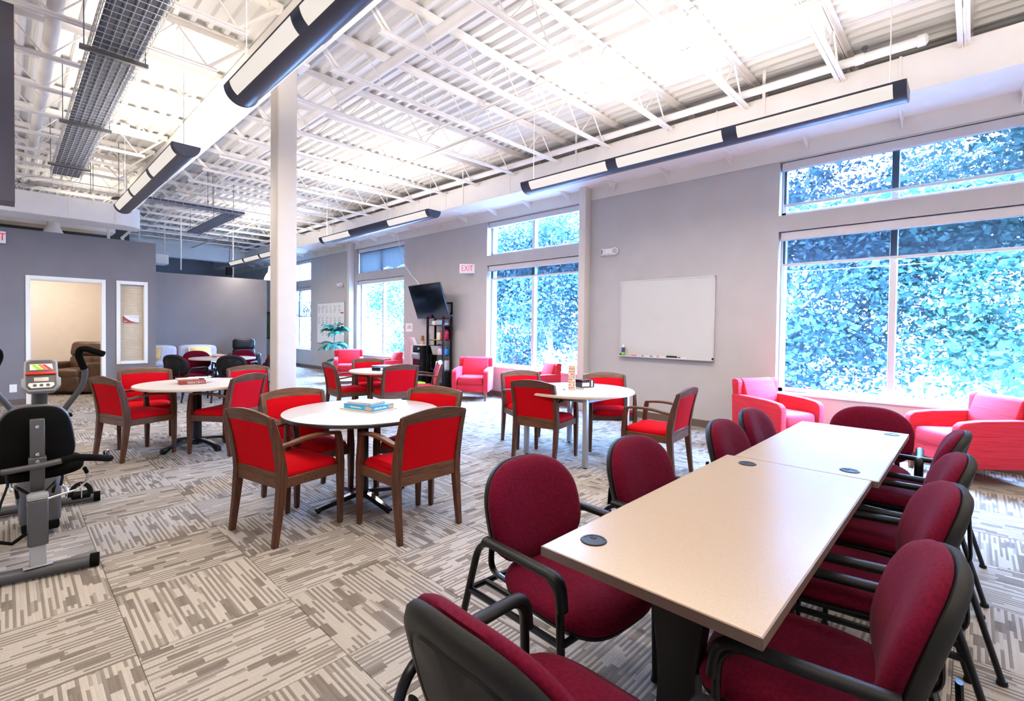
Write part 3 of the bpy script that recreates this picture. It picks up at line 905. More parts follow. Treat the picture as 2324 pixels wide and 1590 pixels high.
# ================================================================== WOOD ARM CHAIRS
def rect(cx, cy, cz, hx, hy):
    return [(cx - hx, cy - hy, cz), (cx + hx, cy - hy, cz), (cx + hx, cy + hy, cz), (cx - hx, cy + hy, cz)]
def wood_chair_proto():
    t = empty('guest_chair', label='x', cat='chair')
    X = .252
    for s in (-1, 1):
        # rear leg and back post in one bent piece
        path = [(-.262, 0, .017, .019), (-.235, .22, .021, .024), (-.215, .42, .024, .030), (-.222, .52, .023, .030), (-.252, .68, .021, .026), (-.296, .835, .018, .020)]
        MB().loft([rect(s * X, y, z, hx, hy) for y, z, hx, hy in path]).build('rear_leg', M['walnut'], t, .004, 1)
        path = [(.235, 0, .016, .016), (.236, .25, .021, .021), (.232, .44, .024, .024), (.226, .58, .019, .022), (.214, .645, .017, .022), (.20, .668, .016, .02)]
        MB().loft([rect(s * (X + .004), y, z, hx, hy) for y, z, hx, hy in path]).build('front_leg', M['walnut'], t, .004, 1)
        m = MB(); secs = []
        for i in range(11):
            k = i / 10; y = .232 - k * .475; z = .655 + .022 * math.sin(PI * min(1, k * 1.25) * .8) - .030 * k * k
            w_ = .019 + .006 * math.sin(PI * k)
            x = s * (X + .004 - .004 * k)
            secs.append([(x - w_, y, z - .012), (x + w_, y, z - .012), (x + w_, y, z + .010), (x - w_, y, z + .010)])
        m.loft(secs).build('armrest', M['walnut2'], t, .004, 1)
    m = MB()
    for s in (-1, 1): m.bb((s * X - .013, -.20, .365), (s * X + .013, .215, .43))
    m.bb((-X, .218, .365), (X, .244, .43)); m.bb((-X, -.236, .365), (X, -.208, .43))
    m.build('seat_rail', M['walnut2'], t, .003, 1)
    # crest rail, arched and slightly curved in plan
    m = MB(); secs = []
    for i in range(13):
        u = -1 + 2 * i / 12; x = u * (X + .014)
        top = .842 + .036 * (1 - u * u); bot = .780 + .012 * (1 - u * u); c = -.015 * (1 - u * u)
        yt, yb = -.302 + c, -.280 + c
        secs.append([(x, yb - .014, bot), (x, yb + .012, bot), (x, yt + .009, top), (x, yt - .013, top)])
    m.loft(secs).build('crest_rail', M['walnut2'], t, .003, 1)
    MB().bb((-X, -.238, .43), (X, -.214, .468)).build('back_rail', M['walnut2'], t, .003, 1)
    # upholstered panel seen from both sides
    m = MB(); nx, nz = 10, 8
    def P(i, j, side):
        u = -1 + 2 * i / nx; k = j / nz; x = u * (X - .020)
        z = .462 + k * (.336 + .012 * (1 - u * u)); yc = -.222 - .066 * k ** 1.4 - .014 * (1 - u * u) * k
        e = min(1, 4 * min(1 - abs(u), .5 - abs(k - .5)) + .15)
        return (x, yc + side * (.010 + .016 * math.sqrt(max(0, e))), z)
    vs = [P(i, j, 1) for j in range(nz + 1) for i in range(nx + 1)] + [P(i, j, -.55) for j in range(nz + 1) for i in range(nx + 1)]
    n = (nx + 1) * (nz + 1); fs = []
    for j in range(nz):
        for i in range(nx):
            a = j * (nx + 1) + i; fs.append((a, a + 1, a + nx + 2, a + nx + 1)); b = a + n; fs.append((b + nx + 1, b + nx + 2, b + 1, b))
    ring = [i for i in range(nx + 1)] + [j * (nx + 1) + nx for j in range(1, nz + 1)] + [nz * (nx + 1) + i for i in range(nx - 1, -1, -1)] + [j * (nx + 1) for j in range(nz - 1, 0, -1)]
    for q in range(len(ring)):
        a, b = ring[q], ring[(q + 1) % len(ring)]; fs.append((a, a + n, b + n, b))
    m.add(vs, fs); m.build('backrest', M['red'], t, ang=60)
    ol = [(-.245, -.20), (.245, -.20), (.25, .0), (.252, .232), (0, .248), (-.252, .232), (-.25, .0)]
    ol = sup(40, .243, .228, 7, (0, .018))
    m = MB(); m.loft(pad(ol, [(.02, .405), (0, .42), (0, .445), (.008, .462), (.03, .474), (.08, .485), (.14, .491), (9, .494)], (0, .018)))
    m.build('seat', M['red'], t, ang=60)
    return t
def wood_chairs():
    p = wood_chair_proto()
    A, B, C, D = ('chairs around the near round table', 'chairs around the checkers table', 'chairs around the block tower table', 'chairs around the far round table')
    spots = [
        ((1.385, 3.49), (.975, .20), 'red wooden armchair at the near round table, its back toward us on the left', A),
        ((2.01, 2.93), (-.016, 1), 'red wooden armchair at the near round table, nearest us on the right side', A),
        ((1.72, 3.95), (0, -1), 'red wooden armchair facing us behind the left side of the near round table', A),
        ((2.45, 3.44), (-.91, -.418), 'red wooden armchair facing us behind the right side of the near round table', A),
        ((.98, 6.54), (.95, .315), 'red wooden armchair left of the checkers table, beside the exercise bike', B),
        ((1.16, 7.11), (-.12, -.99), 'red wooden armchair behind the checkers table, below the interior window', B),
        ((1.73, 6.12), (-.555, .832), 'red wooden armchair at the right front of the checkers table, before the column', B),
        ((2.28, 6.74), (.1, -.99), 'red wooden armchair with orange-lit crest behind the right of the checkers table', B),
        ((4.12, 3.40), (.985, .173), 'red wooden armchair with its back to us left of the block tower table', C),
        ((4.46, 3.94), (-.405, -.914), 'red wooden armchair behind the left of the block tower table, below the window', C),
        ((5.0, 3.15), (-.72, -.69), 'red wooden armchair facing us behind the block tower table, under the whiteboard', C),
        ((4.46, 2.25), (-.10, .995), 'red wooden armchair pulled out right of the block tower table, facing left', C),
        ((3.64, 6.95), (.99, -.14), 'red wooden armchair on the left of the far round table', D),
        ((4.02, 6.28), (.187, .98), 'red wooden armchair with its back to us in front of the far round table', D),
        ((4.18, 7.22), (-.39, -.92), 'red wooden armchair facing us behind the far round table', D),
        ((4.63, 6.42), (-.85, .5), 'red wooden armchair seen side-on right of the far round table, by the shelf', D)]
    for i, ((x, y), f, lab, g) in enumerate(spots):
        if i == 0: p.location = (x, y, 0); p.rotation_euler = (0, 0, facing(*f)); tag(p, lab, 'chair', g)
        else: dup(p, (x, y, 0), facing(*f), lab, g)
wood_chairs()

# ================================================================== MAROON STACKING CHAIRS
def fillet(pts, r, n=6):
    out = [Vector(pts[0])]
    for i in range(1, len(pts) - 1):
        p = Vector(pts[i]); a = (Vector(pts[i - 1]) - p); b = (Vector(pts[i + 1]) - p)
        d = min(r, a.length * .48, b.length * .48); a.normalize(); b.normalize()
        s, e = p + a * d, p + b * d
        for k in range(n + 1):
            u = k / n; out.append(s * (1 - u) ** 2 + p * 2 * u * (1 - u) + e * u * u)
    out.append(Vector(pts[-1]))
    return out
def maroon_proto():
    t = empty('stacking_chair', label='x', cat='chair')
    X = .285
    for s in (-1, 1):
        MB().tube(fillet([(s * (X + .005), -.375, 0), (s * X, -.20, .598), (s * X, .215, .598), (s * (X - .004), .235, 0)], .085), .0165, 10, r2=.012).build('side_frame', M['blackmetal'], t, ang=50)
        m = MB()
        pth = fillet([(s * X, -.165, .6015), (s * X, .218, .6015), (s * X, .230, .50)], .075)
        m.tube(pth, .0235, 12, r2=.0165)
        m.build('armrest', M['blackplast'], t, ang=50)
        MB().lathe([(.016, 0), (.019, .004), (.016, .02)], 10, (s * (X + .005), -.372, 0)).build('rear_foot_cap', M['blackplast'], t)
        MB().lathe([(.016, 0), (.019, .004), (.016, .02)], 10, (s * (X - .004), .235, 0)).build('front_foot_cap', M['blackplast'], t)
    m = MB()
    m.tube([(-X, .225, .385), (X, .225, .385)], .012, 8); m.tube([(-X, -.265, .375), (X, -.265, .375)], .012, 8)
    for s in (-1, 1): m.tube([(s * .20, .225, .385), (s * .20, -.265, .375)], .012, 8); m.tube([(s * X, .225, .385), (s * X, -.265, .375)], .012, 8)
    m.build('seat_frame', M['blackmetal'], t)
    for s in (-1, 1): MB().tube(fillet([(s * .16, -.10, .395), (s * .16, -.285, .40), (s * .15, -.275, .62)], .06), .016, 8, r2=.008).build('back_support', M['blackmetal'], t)
    # seat: rounded trapezoid pad with waterfall front
    def seat_ol(k=1.0):
        return [(x * (1 + .05 * (y / .23)), y) for x, y in sup(44, .250 * k, .252 * k, 3.2, (0, .055))]
    def wf(secs):
        return [[(x, y, z - .012 - .032 * max(0, (y - .14) / .16) ** 2 + .012 * max(0, (-y - .08) / .12)) for x, y, z in q] for q in secs]
    MB().loft(wf(pad(seat_ol(1.0), [(9, .405), (.04, .405), (.004, .415), (0, .428)], (0, .055)))).build('seat_shell', M['blackplast'], t, ang=60)
    MB().loft(wf(pad(seat_ol(1.0), [(.02, .425), (0, .432), (-.004, .445), (.006, .465), (.03, .480), (.08, .488), (.15, .488), (9, .486)], (0, .055)))).build('seat', M['maroon'], t, ang=70)
    # backrest pad and moulded rear shell
    ol = sup(48, .252, .192, 2.7, (0, .664), 3.0)
    ol = [(x * (1.0 - .08 * max(0, (z - .664) / .192) ** 2), z) for x, z in ol]
    def bend(secs, sgn):
        out = []
        for q in secs:
            r_ = []
            for x, z, d in q:
                lean = -.168 - .11 * ((z - .43) / .41) ** 1.15 if z > .43 else -.168
                r_.append((x, lean + .030 * (x / .23) ** 2 + sgn * d, z))
            out.append(r_)
        return out
    MB().loft(bend(pad(ol, [(9, 0), (.02, 0), (0, .008), (-.003, .022), (.006, .042), (.03, .056), (.08, .064), (9, .066)], (0, .664)), 1)).build('backrest', M['maroon'], t, ang=70)
    m = MB(); m.loft(bend(pad(ol, [(9, -.006), (.01, -.006), (-.001, .002), (.003, .020), (.020, .034), (.055, .037), (.06, .032), (.068, .032), (.074, .038), (9, .046)], (0, .664)), -1))
    m.build('back_shell', M['greyplast'], t, ang=50)
    return t
def maroon_chairs():
    p = maroon_proto()
    g1, g2 = 'maroon chairs around the two long tables', 'maroon chairs around the lounge table'
    spots = [
        ((1.545, 1.155), (-.07, -1), 'maroon stacking chair nearest us on the left side of the long tables', g1),
        ((2.25, 1.03), (-.06, -1), 'second maroon stacking chair on the left side of the long tables', g1),
        ((3.10, .88), (.0, -1), 'third maroon stacking chair on the left side, at the table joint', g1),
        ((3.72, .90), (.0, -1), 'last maroon stacking chair on the left side, nearest the coral armchair', g1),
        ((.875, .70), (1, -.02), 'maroon stacking chair at the near table end, its dark shell toward us', g1),
        ((1.62, .30), (-.14, .99), 'maroon stacking chair nearest us on the right side of the tables', g1),
        ((2.36, .30), (-.17, .985), 'second maroon stacking chair on the right side of the long tables', g1),
        ((3.03, .285), (-.10, .995), 'third maroon stacking chair on the right side of the long tables', g1),
        ((3.80, .30), (.0, 1), 'farthest maroon stacking chair on the right side of the tables', g1),
        ((4.24, .53), (-1, -.05), 'maroon stacking chair facing us at the far table end by the window', g1),
        ((2.33, 10.72), (.83, .55), 'maroon stacking chair with black shell left of the lounge table', g2),
        ((2.76, 11.62), (-.1, -1), 'maroon stacking chair facing us behind the lounge table, before the sofa', g2),
        ((2.98, 10.10), (.45, .88), 'maroon stacking chair with black back toward us before the lounge table', g2),
        ((3.55, 11.62), (-.6, -.8), 'maroon stacking chair facing us behind the lounge table, before the black recliner', g2),
        ((3.72, 10.62), (-.62, .78), 'maroon stacking chair with pale-lit shell right of the lounge table, beside the column', g2)]
    for i, ((x, y), f, lab, g) in enumerate(spots):
        if i == 0: p.location = (x, y, 0); p.rotation_euler = (0, 0, facing(*f)); tag(p, lab, 'chair', g)
        else: dup(p, (x, y, 0), facing(*f), lab, g)
maroon_chairs()

# ================================================================== LONG TABLES
def long_table(x0, x1, y0, y1, label, grom):
    t = empty('training_table', ((x0 + x1) / 2, (y0 + y1) / 2, 0), 0, label, 'table', 'long tan tables')
    L, W = x1 - x0, y1 - y0
    MB().box((0, 0, .7255), (L - .003, W, .029)).build('tabletop', [M['lam_tan']], t, .002, 1)
    m = MB()
    e = .003
    for a, b in (((-L / 2 - .0005, -W / 2 - e), (L / 2 + .0005, -W / 2 + .0005)), ((-L / 2 - .0005, W / 2 - .0005), (L / 2 + .0005, W / 2 + e)),
                 ((-L / 2 - .0015, -W / 2), (-L / 2 + .002, W / 2)), ((L / 2 - .002, -W / 2), (L / 2 + .0015, W / 2))):
        m.bb((a[0], a[1], .7105), (b[0], b[1], .7385))
    m.build('edge_band', M['edge_brown'], t, flat=True)
    for s in (-1, 1):
        x = s * (L / 2 - .30)
        lg = empty('leg', (x, 0, 0)); lg.parent = t
        m = MB(); m.loft([rect(0, 0, .05, .034, .075), rect(0, 0, .35, .030, .060), rect(0, 0, .66, .036, .10), rect(0, 0, .695, .040, .14)])
        m.build('column', M['blackmetal'], lg, .008, 2)
        m = MB(); m.loft([[(-.03, y, .0), (.03, y, .0), (.026, y, h), (-.026, y, h)] for y, h in ((-.29, .028), (-.27, .04), (-.08, .062), (.08, .062), (.27, .04), (.29, .028))])
        m.build('foot', M['fixture'] if False else M['blackmetal'], lg, .006, 1)
        m = MB(); m.bb((-.05, -W / 2 + .07, .692), (.05, W / 2 - .07, .7105)); m.build('top_bracket', M['blackmetal'], lg, .003, 1)
    MB().box((0, .0, .66), (L - .62, .018, .07)).build('stretcher', M['blackmetal'], t, .004, 1)
    for gx, gy in grom:
        c = (gx - (x0 + x1) / 2, gy - (y0 + y1) / 2, .7400)
        g = MB().lathe([(.0, -.004), (.040, -.004), (.043, .0005), (.040, .0035), (.034, .0038), (.033, .0022), (.0, .0022)], 28, c).build('grommet', M['blackplast'], t)
        MB().lathe([(0, .0022), (.012, .0022), (.012, .0034), (0, .0034)], 14, (c[0] + .016, c[1] + .012, c[2])).bb((c[0] + .012, c[1] + .008, c[2] + .002), (c[0] + .034, c[1] + .018, c[2] + .0032)).build('cable_slot', M['greyplast'], g)
    return t
long_table(1.155, 2.735, .325, .962, 'near long tan table with black grommets and brown edges', ((1.303, .869), (2.616, .822)))
long_table(2.740, 4.180, .300, .925, 'far long tan table butted to the near one, toward the window', ((2.852, .424), (4.07, .378)))

# ================================================================== ROUND TABLES
def round_table(x, y, r, z, label, top, edge, base, rot=0, legs=None):
    t = empty('round_table', (x, y, 0), rot, label, 'table', 'round tables')
    MB().lathe([(0, z - .030), (r - .012, z - .030), (r - .002, z - .026), (r - .002, z - .004), (r - .004, z), (0, z)], 72).build('tabletop', M[top], t, ang=30)
    MB().lathe([(r - .004, z - .028), (r, z - .026), (r + .001, z - .008), (r - .003, z - .0015), (r - .008, z - .001)], 72, caps=False).build('edge_band', M[edge], t, ang=60)
    if legs:
        q = legs
        for sx in (-1, 1):
            for sy in (-1, 1):
                m = MB(); m.box((sx * q, sy * q, (z - .03) / 2 + .006), (.048, .048, z - .042)); lg = m.build('leg', M['silver'], t, .006, 2)
                MB().lathe([(.02, 0), (.02, .014), (.008, .03)], 12, (sx * q, sy * q, 0)).build('foot_glide', M['blackplast'], lg)
        m = MB()
        for s in (-1, 1): m.bb((-q, s * q - .012, z - .075), (q, s * q + .012, z - .032)); m.bb((s * q - .012, -q, z - .075), (s * q + .012, q, z - .032))
        m.build('apron_frame', M['silver'], t, .002, 1)
        return t
    mcol, mfoot, mtop, arch = base
    MB().lathe([(.052, .04), (.047, .06), (.045, .30), (.045, z - .06), (.05, z - .04)], 24).build('pedestal', M[mcol], t)
    m = MB(); m.lathe([(.16, z - .043), (.16, z - .032), (.05, z - .032), (.05, z - .05)], 20); m.build('mounting_plate', M[mcol], t)
    for k in range(4):
        a = k * PI / 2
        R = Matrix.Rotation(a, 4, 'Z')
        secs = []
        for u in (0, .15, .4, .7, .9, 1.0):
            l = .04 + u * .35; zc = (.085 - .055 * u) if not arch else (.10 - .052 * u * u)
            h = .024 - .006 * u; w_ = .034 - .006 * u
            lo = max(0.004, zc - h) if not arch else (max(.0, zc - h) if u < .9 else 0.0)
            secs.append([(l, -w_, lo), (l, w_, lo), (l, w_ * .82, zc + h * .4), (l, -w_ * .82, zc + h * .4)])
        f = MB().loft(secs, mat=R).build('foot', M[mfoot], t, .006, 2)
        if mtop:
            s2 = [[(q_[2][0] + .0, -.022 + .004 * i_, q_[2][2] + .0005), (q_[2][0], .022 - .004 * i_, q_[2][2] + .0005), (q_[2][0], .022 - .004 * i_, q_[2][2] + .0025), (q_[2][0], -.022 + .004 * i_, q_[2][2] + .0025)] for i_, q_ in enumerate(secs[1:])]
            MB().loft(s2, mat=R).build('chrome_cap', M['chrome'], f, flat=True)
        if not arch: MB().lathe([(.014, 0), (.014, .012), (.008, .02)], 10, tuple(R @ Vector((.37, 0, 0)))).build('foot_glide', M['blackplast'], f)
    return t
round_table(2.0, 3.565, .607, .74, 'nearest round table, white top with black edge, puzzle books on it', 'lam_white', 'edge_black', ('blackmetal', 'blackmetal', True, False), rot=.02)
round_table(1.525, 6.46, .60, .74, 'round cream table on a black pedestal, checkers box on it', 'lam_cream', 'edge_cream', ('blackmetal', 'blackmetal', False, True), rot=.33)
round_table(4.46, 3.225, .63, .74, 'round white table on four square silver legs, block tower on it', 'lam_white', 'edge_cream', None, rot=.0, legs=.40)
round_table(4.10, 6.68, .52, .735, 'small round white table farther back, before the shelf unit', 'lam_white', 'edge_cream', ('blackmetal', 'blackmetal', False, True), rot=.5)
round_table(3.09, 11.15, .595, .74, 'farthest round table, grey pedestal, magazines on it, by the sofa', 'lam_white', 'edge_cream', ('silver', 'silver', False, False), rot=.6)

# ================================================================== CORAL ARMCHAIRS
def armchair_proto():
    t = empty('lounge_armchair', label='x', cat='armchair')
    for s in (-1, 1):
        # side panel with a gently curved top that rounds over at the front
        prof = [(-.34, .17), (.345, .17), (.355, .50), (.345, .555), (.30, .592), (.15, .612), (-.10, .622), (-.36, .628)]
        m = MB(); m.prism(prof, 'X', s * .262, s * .355)
        m.build('arm', M['tweed'], t, .014, 3)
    m = MB(); m.bb((-.262, -.30, .17), (.262, .315, .315)); m.build('seat_base', M['tweed'], t, .010, 2)
    ol = sup(40, .258, .29, 9, (0, .045))
    MB().loft(pad(ol, [(.01, .316), (0, .325), (-.002, .38), (.0, .425), (.014, .448), (.05, .458), (.12, .462), (9, .463)], (0, .045))).build('seat_cushion', M['tweed'], t, ang=60)
    prof = [(-.225, .30), (-.18, .46), (-.205, .62), (-.262, .79), (-.29, .815), (-.335, .822), (-.375, .80), (-.37, .74), (-.345, .45), (-.335, .17), (-.30, .17)]
    m = MB(); m.prism(prof, 'X', -.262, .262); b = m.build('backrest', M['tweed'], t, .016, 3)
    for s in (-1, 1):
        prof2 = [(-.262, .60), (-.268, .78), (-.29, .812), (-.335, .820), (-.372, .80), (-.367, .74), (-.352, .60)]
        MB().prism(prof2, 'X', s * .262, s * .345).build('back_wing', M['tweed'], t, .014, 3)
    for x in (-.30, .30):
        for y, k in ((.30, .02), (-.30, -.06)):
            m = MB(); m.loft([rect(x, y + k * .4, 0, .018, .018), rect(x, y, .172, .030, .030)]); m.build('leg', M['legwood'], t, .004, 1)
    return t
def armchairs():
    p = armchair_proto(); g = 'coral lounge armchairs along the window wall'
    spots = [((6.44, 7.20), (-.80, -.60), 'coral armchair between the black shelf unit and the second window'),
             ((6.02, 11.45), (-.45, -.89), 'coral armchair in front of the wall pillar, beside the palm'),
             ((6.28, 10.2), (-.93, .36), 'coral armchair under the third window, turned toward the palm'),
             ((6.50, 5.62), (-.86, .51), 'coral armchair behind the block tower, under the second window'),
             ((6.50, 1.72), (-.42, -.90), 'coral armchair left under the big window, facing right'),
             ((6.55, .02), (-.62, .78), 'coral armchair at the right edge, under the big window')]
    for i, ((x, y), f, lab) in enumerate(spots):
        if i == 0: p.location = (x, y, 0); p.rotation_euler = (0, 0, facing(*f)); tag(p, lab, 'armchair', g)
        else: dup(p, (x, y, 0), facing(*f), lab, g)
armchairs()

# ================================================================== WHITEBOARD AND WALL THINGS
def wall_things():
    t = empty('whiteboard', (WX, 3.463, .975), 0, 'large whiteboard with aluminium frame and tray, faint marker smudge', 'whiteboard')
    MB().bb((-.022, -.765, .02), (-.002, .765, 1.225)).build('writing_surface', M['board'], t, flat=True)
    m = MB()
    for a, b in (((-.770, .012), (-.752, 1.232)), ((.752, .012), (.770, 1.232)), ((-.77, 1.215), (.77, 1.233)), ((-.77, .008), (.77, .026))):
        m.bb((-.030, a[0], a[1]), (-.001, b[0], b[1]))
    m.build('frame', M['frame'], t, .003, 1)
    MB().prism([(-.085, .0), (-.001, .0), (-.001, .012), (-.078, .012), (-.080, .022), (-.085, .022)], 'Y', -.765, .765).build('marker_tray', M['frame'], t, .002, 1)
    for y in (-.755, .755):
        for z in (.03, 1.205): MB().box((-.031, y, z), (.006, .03, .03)).build('corner_clip', M['greyplast'] if z < .1 else M['frame'], t, .004, 1)
    s = MB()
    random.seed(4)
    for k in range(9):
        y = .22 - k * .026; z = .625 + .02 * math.sin(k * 1.7)
        s.tube([(-.0228, y, z), (-.0228, y - .012, z + .016 * math.sin(k * 2.3)), (-.0228, y - .03, z - .008)], .0022, 4)
    s.build('marker_smudge', M['smudge'], t)
    z = .987
    e = MB(); e.bb((WX - .070, 3.24, z), (WX - .030, 3.40, z + .035)); tag(e.build('board_eraser', M['blackplast'], bevel=.006), 'black board eraser on the whiteboard tray', 'eraser')
    c = empty('spray_bottle', (WX - .052, 4.155, z), 0, 'small blue and white spray can at the left end of the whiteboard tray', 'bottle')
    MB().lathe([(.0, 0), (.024, .002), (.026, .008), (.026, .125), (.022, .138)], 18).build('can', M['cavan'], c)
    MB().lathe([(.022, .136), (.020, .150), (.014, .158), (.013, .182), (0, .184)], 16).build('cap', M['signwhite'], c)
    MB().lathe([(.0266, .02), (.0266, .055)], 18, caps=False).build('label_band', M['green'], c)
    for y, col, lab in ((3.93, 'redplast', 'red marker with white barrel on the whiteboard tray, leftmost'), (3.88, 'redplast', 'red marker beside the leftmost one on the tray'), (3.75, 'cavan', 'dark blue marker on the whiteboard tray'),
                        (3.60, 'blackplast', 'black capped marker left of the red one near the eraser'), (3.49, 'redplast', 'red capped marker just left of the eraser'), (3.145, 'blackplast', 'black capped marker right of the eraser')):
        mk = empty('marker', (WX - .052, y, z + .010), 0, lab, 'marker', 'markers on the whiteboard tray')
        MB().cyl((0, -.065, 0), (0, .03, 0), .0085, 10).build('barrel', M['signwhite'], mk)
        MB().cyl((0, .03, 0), (0, .072, 0), .0095, 10).build('cap', M[col], mk)
    # emergency lights
    def elight(y, z_, lab):
        q = empty('emergency_light', (WX, y, z_), 0, lab, 'emergency light', 'emergency lights')
        MB().loft([[(-.001 - .075 * (1 if 0 else 1) * math.sin(a), .15 * k, .06 * math.cos(a)) for a in [PI * i / 10 for i in range(11)]] for k in (-.75, .75)]).build('housing', M['signwhite'], q, .008, 2)
        for s in (-1, 1):
            hd = MB().lathe([(.0, -.03), (.052, -.03), (.058, .0), (.058, .018), (.050, .020)], 20, mat=Matrix.Translation((-.055, s * .115, .0)) @ Matrix.Rotation(-s * .5, 4, 'Z') @ Matrix.Rotation(-PI / 2, 4, 'Y')).build('lamp_head', M['signwhite'], q)
            MB().lathe([(.050, .0185), (.03, .023), (0, .024)], 20, mat=Matrix.Translation((-.055, s * .115, .0)) @ Matrix.Rotation(-s * .5, 4, 'Z') @ Matrix.Rotation(-PI / 2, 4, 'Y')).build('lamp_lens', M['silver'], hd)
        MB().lathe([(.005, 0), (.005, .004), (0, .005)], 8, (-.06, 0, -.052)).build('indicator', M['exitred'], q)
    elight(4.46, 2.72, 'white two-headed emergency light on the wall above the whiteboard')
    elight(13.95, 2.655, 'white two-headed emergency light beyond the far wall pillar')
    # exit signs
    def exit_sign(loc, rz, lab, kx=.72):
        q = empty('exit_sign', loc, rz, lab, 'sign', 'exit signs')
        MB().bb((-.165, -.05, -.10), (.165, 0, .10)).build('housing', M['signwhite'], q, .010, 2)
        text_mesh('lettering', 'EXIT', .175, M['exitred'], q, basis((1, 0, 0), (0, 0, 1), (0, -.0515, 0)) @ Matrix.Diagonal((kx, 1, 1, 1)))
        return q
    q = exit_sign((6.97, 8.02, 2.695), 0, 'white exit sign with red letters projecting from the window wall')
    q.rotation_euler = (0, 0, -PI / 2 + .75)
    MB().bb((-.02, 0, -.05), (.02, .10, .05)).build('bracket', M['signwhite'], q, .004, 1)
    exit_sign((-.150, 11.80, 2.83), 0, 'white exit sign on the slate partition, cut off at the left edge', .98)
    # outlet
    o = empty('wall_outlet', (.09, 11.82, .287), 0, 'white wall outlet low on the slate partition', 'outlet')
    MB().bb((-.045, -.007, -.068), (.045, 0, .068)).build('cover_plate', M['signwhite'], o, .003, 1)
    for zz in (-.028, .028):
        MB().lathe([(.0, 0), (.022, 0), (.022, .002), (0, .002)], 16, mat=Matrix.Translation((0, -.007, zz)) @ Matrix.Rotation(PI / 2, 4, 'X')).build('socket', M['paper'], o)
    # blind and door sign in the side light
    b = empty('window_blind', (1.705, 11.905, .70), 0, 'cream horizontal slat blind in the narrow interior window', 'blind')
    sl = None
    for k in range(56):
        z_ = .03 + k * .0252
        if sl is None:
            sl = MB().loft([[(-.178, -.010, -.008), (-.178, .011, .006), (-.178, .0105, .0072), (-.178, -.0105, -.0068)], [(.178, -.010, -.008), (.178, .011, .006), (.178, .0105, .0072), (.178, -.0105, -.0068)]]).build('slat', M['blind'], b, flat=True); c = sl
        else:
            c = sl.copy(); COL.objects.link(c)
        c.location = (0, 0, z_)
    MB().bb((-.18, -.016, 1.435), (.18, .016, 1.465)).build('head_rail', M['blind'], b, .003, 1)
    MB().bb((-.178, -.012, .0), (.178, .012, .014)).build('bottom_rail', M['blind'], b, .003, 1)
    for x in (-.12, .12): MB().cyl((x, -.013, .01), (x, -.013, 1.44), .0012, 5).build('ladder_cord', M['blind'], b)
    MB().cyl((.168, -.016, .05), (.168, -.016, 1.44), .002, 5).build('tilt_wand', M['strut'], b)
    s = empty('sign_card', (1.69, 11.862, 1.50), 0, 'small white and red card taped inside the narrow interior window', 'sign')
    MB().bb((-.125, -.0015, -.075), (.125, .0, .075)).build('card', M['paper'], s, flat=True)
    po = [(-.125, .075), (-.125, -.075), (.125, -.075), (.125, -.062)] + [(-.125 + .25 * k / 10, -.062 + .137 * (1 - k / 10) ** 2.3) for k in range(9, 0, -1)]
    MB().prism(po, 'Y', -.0025, -.0016).build('red_corner', M['brownbox'], s, flat=True)
    text_mesh('caption', '???????', .022, M['ink'], s, basis((1, 0, 0), (0, 0, 1), (.045, -.0026, .040))) if False else None
    m = MB()
    for k in range(9): m.bb((-.02 + k * .015, -.0024, .036), (-.02 + k * .015 + .009, -.0016, .046))
    m.build('caption_line', M['ink'], s, flat=True)
    m = MB()
    for k in range(3): m.bb((-.112 + k * .018, -.0034, -.052), (-.112 + k * .018 + .013, -.0026, -.036))
    m.build('caption_mark', M['fringe'], s, flat=True)
    # notice board beyond the far pillar
    n = empty('notice_board', (WX, 14.60, .865), 0, 'pale board covered in pinned schedules on the wall behind the palm', 'notice board')
    MB().bb((-.018, -.91, 0), (-.001, .91, 1.27)).build('board_panel', M['paper'], n, flat=True)
    m = MB()
    for a, c in (((-.92, -.01), (-.90, 1.28)), ((.90, -.01), (.92, 1.28)), ((-.92, 1.265), (.92, 1.282)), ((-.92, -.01), (.92, .006))): m.bb((-.026, a[0], a[1]), (-.001, c[0], c[1]))
    m.build('frame', M['frame'], n, .002, 1)
    random.seed(11)
    for i in range(6):
        for j in range(3):
            y = .76 - i * .275; z_ = 1.06 - j * .36
            if j == 2 and i in (0, 4, 5): continue
            ps = MB().bb((-.0205, y - .115, z_ - .15), (-.0182, y + .115, z_ + .15)).build('pinned_sheet', M['signwhite'], n, flat=True)
            m = MB()
            for k in range(8):
                wdt = .06 + .12 * random.random()
                m.bb((-.0213, y + .09 - wdt, z_ + .11 - k * .03), (-.0206, y + .09, z_ + .122 - k * .03))
            m.build('print_lines', M['ink'], ps, flat=True)
    for z_ in (.93, .59): MB().bb((-.0215, -.87, z_), (-.0206, -.66, z_ + .04)).build('red_strip', M['redprint'], n, flat=True)
    MB().bb((-.0215, -.62, .56), (-.0206, -.43, .585)).build('black_strip', M['blackplast'], n, flat=True)
    # sheet of paper near the coffee machine
    p = empty('posted_notice', (WX - .001, 10.335, 1.40), 0, 'white printed notice taped to the wall above the coffee machine', 'notice')
    MB().bb((-.002, -.15, -.105), (0, .15, .105)).build('sheet', M['paper'], p, flat=True)
    m = MB()
    for k in range(4): m.bb((-.0028, -.11 + .01 * k, -.03 + k * .022), (-.0021, .10 - .02 * k, -.018 + k * .022))
    m.build('print_lines', M['ink'], p, flat=True)
    # framed picture at the far end
    f = empty('framed_picture', (WX, 19.72, 1.40), 0, 'framed forest picture on the far end of the window wall', 'picture')
    m = MB()
    for a, c in (((-.40, -.52), (-.33, .52)), ((.33, -.52), (.40, .52)), ((-.40, .45), (.40, .52)), ((-.40, -.52), (.40, -.45))): m.bb((-.035, a[0], a[1]), (-.002, c[0], c[1]))
    m.build('frame', M['blackplast'], f, .004, 1)
